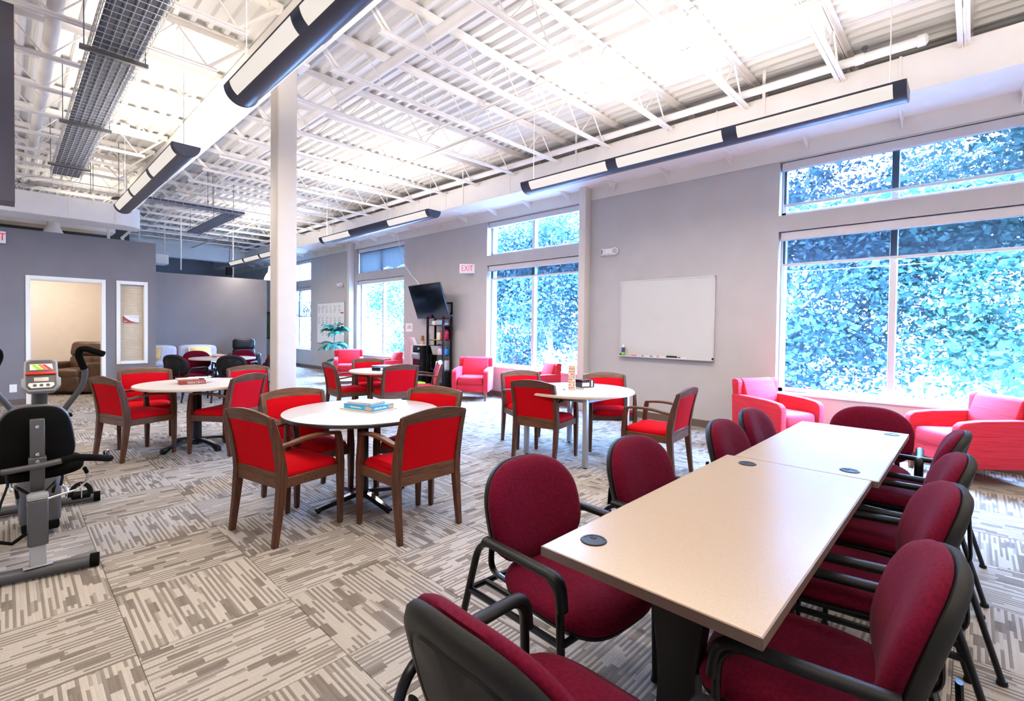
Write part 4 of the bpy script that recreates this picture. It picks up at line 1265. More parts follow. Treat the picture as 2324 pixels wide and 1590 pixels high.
    MB().bb((-.012, -.34, -.46), (-.002, .34, .46)).build('print', M['art'], f, flat=True)
wall_things()

# ================================================================== TELEVISION, SHELVES, MACHINE
def media_corner():
    W, H = 1.43, .82; yaw, tilt = math.radians(6.97), math.radians(19.1)
    n = Vector((-math.cos(yaw), math.sin(yaw), 0)); h = Vector((0, 0, 1)).cross(n); up = Vector((0, 0, 1)) * math.cos(tilt) + n * math.sin(tilt)
    t = empty('television', (0, 0, 0), 0, 'large black television tilted down on a wall arm above the shelf unit', 'television')
    z = h.cross(up)
    m = Matrix((h, up, z)).transposed().to_4x4(); m.translation = (6.65, 9.007, 1.99); t.matrix_world = m
    MB().box((0, 0, -.022), (W, H, .044)).build('bezel', M['blackplast'], t, .005, 2)
    MB().box((0, .004, .0006), (W - .02, H - .03, .0014)).build('screen', M['screen'], t, flat=True)
    MB().box((0, -.02, -.065), (W * .6, H * .55, .05)).build('rear_housing', M['blackplast'], t, .012, 2)
    MB().box((0, -H / 2 + .008, .002), (.06, .008, .002)).build('badge', M['silver'], t, flat=True)
    b = empty('tv_wall_bracket', (WX, 8.85, 1.85), 0, 'black rectangular wall bracket carrying the television', 'bracket')
    m = MB()
    for a, c in (((-.24, -.14), (-.205, .14)), ((.205, -.14), (.24, .14)), ((-.24, .108), (.24, .14)), ((-.24, -.14), (.24, -.108))): m.bb((-.035, a[0], a[1]), (-.001, c[0], c[1]))
    m.build('wall_frame', M['blackmetal'], b, .004, 1)
    m = MB(); m.tube([(-.03, .15, .0), (-.18, .02, .02), (-.29, .15, .04)], .022, 8, r2=.035); m.build('arm', M['blackmetal'], b)
    c = MB().tube([(6.72, 10.45, 3.84), (6.78, 10.40, 3.55), (6.80, 10.29, 3.2), (6.8, 10.15, 2.92), (6.8, 9.9, 2.68), (6.78, 9.6, 2.49), (6.70, 9.35, 2.3), (6.74, 9.2, 2.1)], .009, 8).build('power_cable', M['signwhite'])
    tag(c, 'white cable swooping from the duct down to the television', 'cable')
    # shelf unit
    X0, X1, Y0, Y1, TOP = 6.69, 6.96, 8.49, 9.11, 1.66
    s = empty('shelf_unit', (X0, Y0, 0), 0, 'narrow black open shelf unit under the television', 'shelf')
    dx, dy = X1 - X0, Y1 - Y0
    for x in (0.025, dx - .025):
        for y in (0.02, dy - .02):
            p = MB().bb((x - .025, y - .018, 0), (x + .025, y + .018, TOP)).build('post', M['blackplast'], s, .004, 1)
            if y < .1:
                for z_ in (.45, .80, 1.13, 1.465): MB().lathe([(0, 0), (.007, 0), (.006, .003), (0, .004)], 8, mat=Matrix.Translation((x, y - .018, z_)) @ Matrix.Rotation(PI / 2, 4, 'X')).build('bolt', M['chrome'], p)
    for z_ in (.13, .45, .79, 1.125, 1.46): MB().bb((.01, .01, z_ - .012), (dx - .01, dy - .01, z_)).build('shelf_board', M['blackplast'], s, .003, 1)
    MB().bb((dx - .012, .03, 1.15), (dx - .004, dy * .55, 1.44)).build('back_panel', M['blackplast'], s, flat=True)
    MB().bb((.02, .04, .0), (dx - .02, .05, .42)).build('lower_panel', M['blackplast'], s, flat=True)
    def bx(nm, a, d, mat, lab, cat, group=None, bev=.006):
        m = MB(); m.bb((X0 + a[0], Y0 + a[1], a[2]), (X0 + a[0] + d[0], Y0 + a[1] + d[1], a[2] + d[2]))
        return tag(m.build(nm, M[mat], bevel=bev), lab, cat, group)
    g = 'things on the black shelf unit'
    bx('white_carton', (.06, .37, 1.46), (.2, .12, .05), 'boxwhite', 'lower of two flat white boxes on the top shelf', 'box', g)
    bx('white_carton', (.06, .375, 1.511), (.2, .11, .045), 'boxwhite', 'upper of two flat white boxes on the top shelf', 'box', g)
    o = empty('storage_box', (X0 + .05, Y0 + .15, 1.46), 0, 'frosted blue lidded storage box on the top shelf', 'box', g)
    MB().loft([rect(.11, .10, 0, .10, .09), rect(.11, .10, .10, .108, .098)]).build('tub', M['clearbin'], o, .006, 1)
    MB().box((.11, .10, .108), (.226, .206, .016)).build('lid', M['skybox'] if False else M['clearbin'], o, .005, 1)
    bx('small_tin', (.10, .05, 1.46), (.10, .08, .06), 'clearbin', 'small grey tin at the right end of the top shelf', 'tin', g)
    bx('white_carton', (.10, .24, 1.125), (.10, .13, .17), 'boxwhite', 'upright white carton on the second shelf', 'box', g)
    q = empty('lunch_bag', (X0 + .08, Y0 + .06, 1.125), 0, 'crimson zipped bag on the second shelf', 'bag', g)
    MB().loft(pad(sup(28, .085, .075, 3.5, (.08, .075)), [(.012, 0), (0, .015), (0, .15), (.006, .20), (.03, .235), (9, .245)], (.08, .075))).build('body', M['bag'], q, ang=60)
    MB().tube(fillet([(.04, .0, .14), (.04, -.012, .20), (.12, -.012, .20), (.12, 0, .14)], .03), .006, 6).build('handle', M['bag'], q)
    MB().tube([(.0, .075, .17), (.03, .001, .17), (.13, .001, .17), (.16, .075, .17)], .004, 6).build('zip', M['fringe'], q)
    bx('yellow_folder', (.03, .20, 1.125), (.06, .24, .012), 'yellow', 'yellow and green folder lying on the second shelf edge', 'folder', g, .002)
    o = empty('plastic_bin', (X0 + .02, Y0 + .21, .79), 0, 'grey plastic bin on the third shelf', 'bin', g)
    MB().loft([rect(.14, .14, 0, .10, .10), rect(.14, .14, .17, .13, .13), rect(.14, .14, .20, .14, .14), rect(.14, .14, .20, .128, .128), rect(.14, .14, .02, .095, .095)]).build('tub', M['bin'], o, ang=30)
    MB().loft(pad(sup(20, .07, .07, 2.2, (.15, .14)), [(9, .17), (.0, .18), (.01, .22), (9, .245)], (.15, .14))).build('contents', M['leather_br'], o)
    o = bx('snack_box', (.09, .05, .79), (.16, .12, .14), 'bluebox', 'blue box at the right of the third shelf', 'box', g)
    o = empty('tissue_pack', (X0 + .05, Y0 + .165, .79), 0, 'pink and white packet between the bin and the blue box', 'packet', g)
    MB().loft(pad(sup(20, .05, .035, 3), [(.01, 0), (0, .01), (0, .12), (.01, .14), (9, .15)])).build('wrapper', M['pinkcard'], o, ang=60)
    cbl = MB().tube([(X0 + .02, Y0 + .46, .76), (X0 + .0, Y0 + .44, .70), (X0 + .02, Y0 + .47, .63), (X0 + .01, Y0 + .43, .58), (X0 + .02, Y0 + .46, .50), (X0 + .02, Y0 + .42, .455)], .008, 6).build('coiled_cable', M['blackplast'])
    tag(cbl, 'black coiled cable hanging in the fourth bay of the shelf unit', 'cable', g)
    bx('white_carton', (.06, .06, .45), (.18, .15, .22), 'boxwhite', 'printed white carton on the fourth shelf, right side', 'box', g)
    bx('white_carton', (.07, .23, .45), (.16, .12, .19), 'boxwhite', 'plain white carton on the fourth shelf, left side', 'box', g)
    tag(MB().lathe([(.035, -.008), (.045, 0), (.035, .008), (.027, 0), (.035, -.008)], 16, mat=Matrix.Translation((X0 - .012, Y0 + .10, .53)) @ Matrix.Rotation(PI / 2, 4, 'Y'), caps=False).build('tape_ring', M['blackplast']), 'black ring hanging against the printed carton', 'ring', g)
    # coffee machine / water station
    mx, my = 6.60, 9.17
    c = empty('coffee_machine', (mx, my, 0), 0, 'tall black drinks machine left of the shelf unit', 'machine')
    MB().bb((0, 0, 0), (.42, .34, .985)).build('cabinet', M['blackplast'], c, .010, 2)
    MB().bb((-.012, -.005, .985), (.43, .35, 1.0)).build('top_plate', M['boxwhite'], c, .004, 1)
    MB().bb((-.012, .03, .86), (-.0, .31, .96)).build('control_panel', M['screen'], c, .003, 1)
    MB().bb((-.015, .06, .90), (-.011, .12, .935)).build('display', M['clearbin'], c, flat=True)
    m = MB(); m.prism([(-.06, .70), (.0, .66), (.0, .82), (-.05, .82), (-.07, .78)], 'Y', .05, .29); m.build('spout', M['silver'], c, .006, 2)
    MB().bb((-.004, .04, .38), (.0, .30, .68)).build('recess', M['screen'], c, flat=True)
    MB().bb((-.07, .04, .36), (.0, .30, .385)).build('drip_tray', M['silver'], c, .004, 1)
    MB().bb((.28, -.004, .90), (.38, .0, .945)).build('red_label', M['redlabel'], c, flat=True)
    k = empty('cup_stack', (6.80, 9.40, 1.0), 0, 'stack of brown paper cups upside down on the drinks machine', 'cups')
    MB().lathe([(.046, 0), (.042, .11), (0, .11)], 18).build('lower_cups', M['cup2'], k)
    MB().lathe([(.044, .09), (.034, .21), (0, .212)], 18).build('upper_cup', M['cup'], k)
    k = MB().lathe([(.0, 0), (.036, 0), (.036, .26), (.030, .262), (0, .262)], 18, (6.82, 9.20, 1.0)).build('cup_sleeve', M['signwhite']); tag(k, 'tall white sleeve of cups on the drinks machine', 'cups')
    p = empty('leaflet_stand', (6.62, 9.50, 0), 0, 'narrow pale stand with slanted pink leaflets left of the drinks machine', 'stand')
    MB().bb((0, 0, 0), (.30, .13, .98)).build('body', M['pinkcard'], p, .006, 1)
    MB().loft([[(.02, .0, .98), (.02, .12, .98), (.03, .12, .98), (.03, 0, .98)], [(-.05, .06, 1.19), (-.05, .16, 1.19), (-.04, .16, 1.19), (-.04, .06, 1.19)]]).build('leaflet', M['pinkcard'], p, flat=True)
    MB().loft([[(.10, .0, .98), (.10, .12, .98), (.104, .12, .98), (.104, 0, .98)], [(.04, .03, 1.17), (.04, .15, 1.17), (.044, .15, 1.17), (.044, .03, 1.17)]]).build('printed_sheet', M['paper'], p, flat=True)
    b = empty('green_tub', (6.45, 9.02, 0), 0, 'lime green tub on the floor before the drinks machine', 'tub')
    MB().loft([rect(0, 0, 0.0, .07, .10), rect(0, 0, .14, .08, .11)]).build('tub', M['paper'], b, .01, 2)
    MB().loft([rect(0, 0, .14, .086, .118), rect(0, 0, .165, .086, .118), rect(0, 0, .18, .07, .10)]).build('lid', M['green'], b, .006, 2)
    b = empty('white_bowl', (6.42, 9.33, .0), 0, 'white waste bin beside the drinks machine', 'bin')
    MB().lathe([(0, 0), (.10, 0), (.13, .46), (.12, .50), (.06, .53), (0, .54)], 22).build('body', M['signwhite'], b)
media_corner()

# ================================================================== PALM
def palm():
    t = empty('potted_palm', (6.42, 13.02, 0), 0, 'artificial palm with two leafy tiers in the corner by the far pillar', 'palm')
    MB().lathe([(0, 0), (.13, 0), (.16, .26), (.165, .28), (.145, .28), (.135, .24), (0, .24)], 22).build('pot', M['pot'], t)
    MB().tube([(0, 0, .22), (.01, .01, .6), (-.02, 0, 1.0), (0, .02, 1.25)], [.02, .016, .014, .01], 8).build('trunk', M['bark'], t)
    random.seed(3)
    def frond(z0, L, az, el, droop):
        m = MB(); pts = []; n = 12
        d = Vector((math.cos(az), math.sin(az), 0)); p = Vector((0, 0, z0)); a_ = el
        for i in range(n + 1):
            pts.append(p.copy()); p = p + (d * math.cos(a_) + Vector((0, 0, math.sin(a_)))) * (L / n); a_ -= droop / n
        m.tube(pts, [.006 * (1 - .7 * i / n) for i in range(n + 1)], 5)
        sd = d.cross(Vector((0, 0, 1)))
        for i in range(2, n + 1):
            t_ = (pts[min(i + 1, n)] - pts[i - 1]).normalized()
            for s in (-1, 1):
                p = pts[i]; l = .19 * (1 - .5 * abs(i / n - .45)); dr = (t_ * .75 + sd * s * .7 + Vector((0, 0, -.45))).normalized()
                tip = p + dr * l; mid = p + dr * l * .45 + Vector((0, 0, .012)); wv = dr.cross(Vector((0, 0, 1))).normalized() * .023
                m.add([p, mid - wv, tip, mid + wv], [(0, 1, 2), (0, 2, 3)])
        return m
    for z0, nF, L, e0 in ((1.18, 22, .42, 1.2), (.82, 15, .42, .95), (.40, 4, .34, .5)):
        for k in range(nF):
            frond(z0 + random.uniform(-.04, .04), L * random.uniform(.85, 1.1), 2 * PI * k / nF + random.uniform(-.25, .25), e0 + random.uniform(-.35, .35), random.uniform(1.3, 2.0)).build('frond', M['palmleaf'], t, flat=True)
palm()

# ================================================================== SOFA, RECLINERS
def soft_box(m, a, b, r=.05, mi=0, n=5.0):
    """puffy cushion between two corners"""
    cx, cy = (a[0] + b[0]) / 2, (a[1] + b[1]) / 2
    ol = sup(36, (b[0] - a[0]) / 2, (b[1] - a[1]) / 2, n, (cx, cy)); h = b[2] - a[2]
    m.loft(pad(ol, [(9, a[2]), (r * 1.2, a[2]), (r * .3, a[2] + r * .3), (0, a[2] + r), (0, b[2] - r), (r * .3, b[2] - r * .35), (r * 1.1, b[2] - r * .08), (r * 2, b[2]), (9, b[2] + r * .12)], (cx, cy)), mi)
    return m
def lounge():
    s = empty('sofa', (3.12, 14.9, 0), 0, 'grey sofa under a quilted cover against the lounge partition', 'sofa')
    soft_box(MB(), (-.95, -.42, .06), (.95, .45, .40), .05).build('base', M['sofa'], s, ang=60)
    for x in (-.90, -.29, .32): soft_box(MB(), (x, -.46, .36), (x + .60, .22, .50), .05).build('seat_cushion', M['sofa'], s, ang=60)
    for x in (-.92, .0):
        soft_box(MB(), (x, .10, .40), (x + .91, .46, .86), .10, 0, 4).build('back_cushion', M['sofa'], s, ang=60)
    for x in (-1.0, .84): soft_box(MB(), (x, -.42, .06), (x + .18, .42, .60), .06).build('arm', M['sofa'], s, ang=60)
    def cushion(x, y, z, rz, tilt, lab):
        c = empty('throw_pillow', (x, y, z), rz, lab, 'pillow', 'gold pillows on the sofa')
        T = Matrix.Rotation(PI / 2 - tilt, 4, 'X')
        ol = [(a * (1 + .05 * abs(a * b) * 40), b * (1 + .05 * abs(a * b) * 40)) for a, b in sup(40, .235, .155, 5)]
        MB().loft(pad(ol, [(9, -.075), (.12, -.065), (.05, -.04), (.0, 0), (.05, .04), (.12, .065), (9, .075)]), mat=T).build('cover', M['gold'], c, ang=70)
        m = MB()
        for k in range(20):
            for sx in (-1, 1):
                yy = -.15 + .30 * k / 19
                m.box((sx * .25, yy, 0), (.032, .009, .010), mat=T)
        for k in range(30):
            for sy in (-1, 1):
                xx = -.235 + .47 * k / 29
                m.box((xx, sy * .165, 0), (.009, .022, .010), mat=T)
        m.build('fringe', M['fringe'], c, flat=True)['kind'] = 'stuff'
    cushion(3.58, 14.86, .665, .08, .35, 'gold fringed pillow at the right end of the sofa')
    cushion(2.46, 14.60, .665, -.7, .30, 'gold fringed pillow at the left end of the sofa, half hidden')
    def recliner(loc, rz, mat, lab, wide=.84):
        t = empty('recliner', loc, rz, lab, 'recliner'); hw = wide / 2; aw = .17; iw = hw - aw
        soft_box(MB(), (-hw + .02, -.40, .03), (hw - .02, .36, .30), .04).build('base', M[mat], t, ang=60)
        soft_box(MB(), (-iw - .01, -.25, .28), (iw + .01, .42, .50), .06).build('seat_cushion', M[mat], t, ang=60)
        T = Matrix.Translation((0, .36, .0))
        soft_box(MB(), (-iw, .30, .07), (iw, .42, .36), .04).build('footrest', M[mat], t, ang=60)
        for sx in (-1, 1):
            a = soft_box(MB(), (min(sx * iw, sx * hw), -.38, .04), (max(sx * iw, sx * hw), .40, .62), .055).build('arm', M[mat], t, ang=60)
        R = Matrix.Translation((0, -.22, .42)) @ Matrix.Rotation(math.radians(14), 4, 'X')
        for z0, z1, d in ((0, .34, .0), (.31, .62, .03)):
            m = MB(); q = MB(); soft_box(q, (-iw - .05, -.17, z0), (iw + .05, .06 + d, z1), .07, 0, 3.6)
            m.add(q.v, q.f, 0, R); m.build('back_cushion', M[mat], t, ang=60)
        m = MB()
        for x in (-.1, .1): m.tube([R @ Vector((x, .085, .02)), R @ Vector((x * 1.2, .086, .28))], .004, 5)
        m.build('seam', M[mat], t)
        MB().box((hw + .005, .05, .30), (.012, .10, .03)).build('lever', M['strut'], t, .004, 1)
        return t
    recliner((4.62, 14.75, 0), facing(-.25, -.97), 'leather_bl', 'black leather recliner before the lounge partition', .80)
    recliner((1.02, 13.20, 0), facing(-.62, -.78), 'leather_br', 'brown leather recliner seen through the office door opening', .92)
    p = empty('pendant_lamp', (5.30, 14.75, 2.72), 0, 'white bell pendant lamp half hidden by the column', 'lamp')
    MB().lathe([(.16, 0), (.155, .04), (.11, .15), (.06, .22), (.05, .30), (.05, .38), (.02, .40), (0, .40)], 24, caps=False).build('shade', M['bell'], p)
    MB().cyl((0, 0, .40), (0, 0, 1.75), .006, 6).build('cord', M['signwhite'], p)
    b = empty('black_speaker', (5.0, 17.4, 3.0), 0, 'small black box fitting above the lounge partition', 'speaker')
    MB().bb((-.09, -.08, 0), (.09, .08, .26)).build('cabinet', M['blackplast'], b, .01, 1)
    MB().cyl((0, 0, .26), (0, 0, 1.5), .01, 6).build('hanger', M['strut'], b)
lounge()

# ================================================================== EXERCISE BIKE
def bike():
    O = Vector((.14, 4.35, 0))
    t = empty('exercise_bike', O, 0, 'grey and black recumbent exercise bike at the left edge', 'exercise bike')
    def W(*p): return tuple(Vector(p) - O)
    def tb(name, pts, r, mat, parent=None, n=12, r2=None):
        o = MB().tube([W(*p) for p in pts], r, n, r2=r2).build(name, M[mat], t if parent is None else parent, ang=50)
        return o
    # stabilisers
    f = tb('rear_stabilizer', [(-.16, 3.775, .040), (.335, 3.69, .040)], .036, 'bikegrey', r2=.034)
    for a, b in (((.335, 3.69, .040), (.375, 3.683, .040)), ((-.16, 3.775, .040), (-.20, 3.782, .040))): tb('end_cap', [a, b], .0385, 'bikeblack', f)
    f = tb('front_stabilizer', [(-.20, 5.10, .040), (.48, 5.04, .040)], .034, 'bikegrey')
    for a, b in (((.48, 5.04, .04), (.52, 5.037, .04)), ((-.20, 5.10, .04), (-.24, 5.103, .04))): tb('end_cap', [a, b], .0385, 'bikeblack', f)
    # rear post
    MB().loft([[W(.12 + sx * .034, 3.735 + dy, z) for sx, dy in ((-1, -.03), (1, -.03), (1, .03), (-1, .03))] for z, in ((.070,), (.20,))]).build('post_sleeve', M['bikelight'], t, .004, 1)
    MB().loft([[W(.12 + sx * .042, 3.735 + dy, z) for sx, dy in ((-1, -.04), (1, -.04), (1, .04), (-1, .04))] for z in (.19, .44)]).build('rear_post', M['bikegrey'], t, .005, 1)
    MB().loft([[W(.12 + sx * .044, 3.735 + dy, z) for sx, dy in ((-1, -.042), (1, -.042), (1, .042), (-1, .042))] for z in (.44, .475)]).build('post_cap', M['bikelight'], t, .010, 2)
    MB().loft([[W(.12 + sx * .06, 3.715 + dy, z) for sx, dy in ((-1, -.02), (1, -.02), (1, .04), (-1, .04))] for z in (.072, .078)]).build('base_plate', M['bikelight'], t, .002, 1)
    # main beam to the drive housing
    tb('main_beam', [(.12, 3.76, .40), (.13, 4.15, .34), (.15, 4.60, .28)], .045, 'bikegrey', n=4)
    # seat carriage and back bracket
    m = MB(); m.loft([[W(.12 + sx * .030, y + dy, z) for sx, dy in ((-1, -.02), (1, -.02), (1, .02), (-1, .02))] for y, z in ((3.80, .46), (3.735, .60), (3.725, .76), (3.74, .885))]); br = m.build('back_bracket', M['bikegrey'], t, .004, 1)
    for z, y in ((.845, 3.718), (.695, 3.705), (.655, 3.706)): MB().lathe([(0, 0), (.011, .001), (.009, .006), (0, .008)], 10, mat=Matrix.Translation(W(.12, y, z)) @ Matrix.Rotation(PI / 2, 4, 'X')).build('bolt', M['chrome'], br)
    MB().loft([[W(.12 + sx * .036, 3.73 + dy, z) for sx, dy in ((-1, -.028), (1, -.028), (1, .03), (-1, .03))] for z in (.635, .675)]).build('bracket_collar', M['bikegrey'], t, .003, 1)
    for sx in (-1, 1): MB().tube(fillet([W(.12 + sx * .035, 3.75, .47), W(.12 + sx * .075, 3.80, .50), W(.12 + sx * .085, 3.95, .48), W(.12 + sx * .075, 3.98, .40)], .03), .009, 6).build('carriage_rod', M['blackmetal'], t)
    # seat cushion
    ol = sup(40, .215, .165, 4.2, (0, 0))
    m = MB(); m.loft([[tuple(Vector(W(.115, 3.995, .555)) + Vector((x, y, z + .02 * (x / .2) ** 2))) for x, y, z in q] for q in pad(ol, [(9, -.035), (.01, -.035), (0, -.02), (-.002, .0), (.0, .012), (.02, .028), (.06, .032), (9, .030)])])
    m.build('seat', M['bikeblack'], t, ang=60)
    # backrest
    ol = sup(44, .165, .185, 3.3, (0, 0)); ol = [(x * (1 - .16 * (y / .185)), y) for x, y in ol]
    def back(secs, off): return [[tuple(Vector(W(.115, 3.80, .765)) + Vector((x, off + d + .05 * (x / .16) ** 2 - .05 * y, y))) for x, y, d in q] for q in secs]
    MB().loft(back(pad(ol, [(9, .03), (.02, .03), (0, .045), (-.003, .065), (.02, .085), (9, .09)]), -.02)).build('backrest', M['bikelight'] if False else M['bikegrey'], t, ang=60)
    MB().loft(back(pad(ol, [(9, -.005), (.018, -.005), (.006, .008), (.004, .028), (9, .028)]), -.02)).build('backrest_cover', M['bikeblack'], t, ang=60)
    # side handlebar behind the seat
    h = tb('seat_handlebar', fillet([(-.24, 3.80, .60), (-.11, 3.715, .615), (.12, 3.69, .632), (.27, 3.70, .650), (.36, 3.76, .622), (.455, 3.95, .562)], .06), .0165, 'bikegrey')
    tb('foam_grip', fillet([(.215, 3.693, .6435), (.27, 3.70, .650), (.36, 3.76, .622), (.455, 3.95, .562)], .06), .0205, 'bikeblack', h)
    tb('foam_grip', [(-.245, 3.805, .598), (-.11, 3.715, .615), (-.02, 3.70, .622)], .0205, 'bikeblack', h)
    MB().lathe([(0, -.02), (.016, -.018), (.019, 0), (.016, .018), (0, .02)], 14, W(.445, 4.0, .592)).build('pulse_cap', M['chrome'], h)
    tb('pulse_cable', [(.00, 3.70, .61), (.005, 3.69, .55), (-.02, 3.70, .46), (-.04, 3.70, .36), (-.05, 3.71, .30), (-.03, 3.70, .255), (.02, 3.69, .235), (.075, 3.69, .275)], .006, 'blackmetal', n=8)
    tb('cable_boot', [(-.048, 3.71, .30), (-.03, 3.70, .255), (.02, 3.69, .235), (.075, 3.69, .275)], .010, 'bikeblack', n=8)
    # drive housing
    m = MB(); prof = [(4.38, .10), (4.40, .30), (4.46, .44), (4.58, .53), (4.72, .52), (4.84, .42), (4.90, .25), (4.88, .10)]
    m.loft([[W(.155 + s * w_, 4.63 + (y - 4.63) * k, .30 + (z - .30) * k) for y, z in prof] for s, w_, k in ((-1, .10, .92), (-1, .085, 1), (1, .085, 1), (1, .10, .92))]); hs = m.build('drive_housing', M['bikegrey'], t, .012, 2)
    m = MB(); m.loft([[W(.155 + sx * .09, y, z) for sx, y in ((-1, 4.37), (1, 4.37), (1, 4.90), (-1, 4.90))] for z in (.055, .115)]); m.build('housing_skirt', M['bikeblack'], t, .012, 2)
    for s in (-1, 1):
        MB().lathe([(0, 0), (.085, 0), (.09, .008), (.07, .014), (0, .014)], 24, mat=Matrix.Translation(W(.155 + s * .10, 4.62, .28)) @ Matrix.Rotation(s * PI / 2, 4, 'Y')).build('crank_cover', M['bikelight'], hs)
        dy, dz = (-.10, -.07) if s > 0 else (.10, .07)
        tb('crank_arm', [(.155 + s * .105, 4.62, .28), (.155 + s * .135, 4.62 + dy * .3, .28 + dz * .3), (.155 + s * .14, 4.62 + dy, .28 + dz)], .012, 'chrome')
        p = MB().box(W(.155 + s * .205, 4.62 + dy, .28 + dz), (.10, .115, .028)).build('pedal', M['bikeblack'], t, .006, 1)
        tb('pedal_axle', [(.155 + s * .13, 4.62 + dy, .28 + dz), (.155 + s * .17, 4.62 + dy, .28 + dz)], .008, 'chrome', p)
        tb('foot_strap', [(.155 + s * .205 + .055 * math.cos(a), 4.60 + dy, .28 + dz + .085 * math.sin(a)) for a in [PI * k / 10 for k in range(11)]], .004, 'blackmetal', p, r2=.014)
        tb('pedal_cage', [(.155 + s * .205, 4.55 + dy + .0, .28 + dz), (.155 + s * .205, 4.54 + dy, .33 + dz), (.155 + s * .205, 4.60 + dy, .365 + dz)], .004, 'chrome', p)
    # resistance lever at the right side
    lv = tb('seat_lever', fillet([(.16, 3.80, .415), (.30, 3.86, .425), (.345, 3.87, .475), (.335, 3.86, .52)], .02), .0065, 'chrome', n=8)
    tb('lever_grip', [(.338, 3.862, .515), (.325, 3.85, .55)], .010, 'bikeblack', lv, n=8)
    tb('bottle_bracket', fillet([(.16, 4.35, .47), (.245, 4.36, .47), (.26, 4.36, .40), (.25, 4.36, .34)], .02), .008, 'blackmetal', n=8)
    tb('bottle_bracket', fillet([(.15, 4.35, .47), (.05, 4.36, .47), (.04, 4.36, .42), (.09, 4.36, .41)], .02), .008, 'blackmetal', n=8)
    # mast
    ms = tb('mast', [(.155, 4.78, .48), (.160, 4.72, .72), (.165, 4.64, .97)], .040, 'bikegrey', r2=.032)
    MB().box(W(.160, 4.655, .845), (.036, .006, .036)).build('mast_label', M['signwhite'], ms, flat=True)
    # console
    cn = empty('console', W(.168, 4.60, 1.055)); cn.parent = t; cn.rotation_euler = (math.radians(-22), 0, 0)
    def lc(nm, poly, y0, y1, mat, bev=.004):
        o = MB().prism(poly, 'Y', y0, y1).build(nm, M[mat], cn, bev, 2); return o
    lc('console_shell', [(-.062, -.115), (.062, -.115), (.098, -.075), (.098, -.02), (.086, -.015), (.082, .10), (.055, .117), (-.055, .117), (-.082, .10), (-.086, -.015), (-.098, -.02), (-.098, -.075)], -.012, .045, 'bikelight', .006)
    lc('face_plate', [(-.060, -.098), (.060, -.098), (.074, -.075), (.072, .092), (.048, .106), (-.048, .106), (-.072, .092), (-.074, -.075)], -.018, -.011, 'consoleface', .002)
    lc('lcd_screen', [(-.036, -.045), (.036, -.045), (.036, -.018), (-.036, -.018)], -.0205, -.017, 'lcd', .001)
    lc('button_panel', [(-.050, -.092), (.050, -.092), (.066, -.072), (.060, -.056), (-.060, -.056), (-.066, -.072)], -.021, -.017, 'signwhite', .001)
    for x in (-.032, 0, .032): MB().lathe([(0, 0), (.010, 0), (.009, .003), (0, .003)], 14, mat=Matrix.Translation((x, -.021, -.073)) @ Matrix.Rotation(PI / 2, 4, 'X')).build('button', M['consoleface'], cn)
    lc('reading_tray', [(-.078, .000), (.078, .000), (.072, .020), (-.072, .020)], -.035, -.010, 'redplast', .006)
    lc('chart_panel', [(-.055, .035), (.060, .035), (.055, .078), (-.055, .078)], -.0195, -.017, 'paper', .0005)
    lc('green_chart', [(-.018, .036), (.008, .036), (-.028, .074), (-.048, .074)], -.0205, -.0194, 'green', 0)
    lc('orange_chart', [(.014, .036), (.032, .036), (.0, .074), (-.016, .074)], -.0205, -.0194, 'orange', 0)
    lc('red_chart', [(.036, .036), (.058, .036), (.020, .074), (.004, .074)], -.0205, -.0194, 'redprint', 0)
    # upright handlebars
    for s in (-1, 1):
        c = .16
        def q(x, y, z): return (c + s * (x - c), y, z)
        hb = tb('front_handlebar', fillet([q(.205, 4.66, .60), q(.275, 4.50, .82), q(.372, 4.47, .985), q(.383, 4.46, 1.085), q(.375, 4.455, 1.115)], .05), .0175, 'bikegrey')
        tb('hand_grip', fillet([q(.378, 4.456, 1.10), q(.346, 4.44, 1.195), q(.352, 4.42, 1.238), q(.382, 4.40, 1.243), q(.468, 4.34, 1.205)], .03), .0205, 'bikeblack', hb)
        MB().lathe([(0, -.012), (.018, -.012), (.02, 0), (.012, .014), (0, .016)], 12, W(*q(.305, 4.56, .775))).build('clamp_knob', M['bikeblack'], hb)
        tb('handlebar_link', [q(.155, 4.70, .60), q(.21, 4.66, .60)], .016, 'bikegrey')
bike()

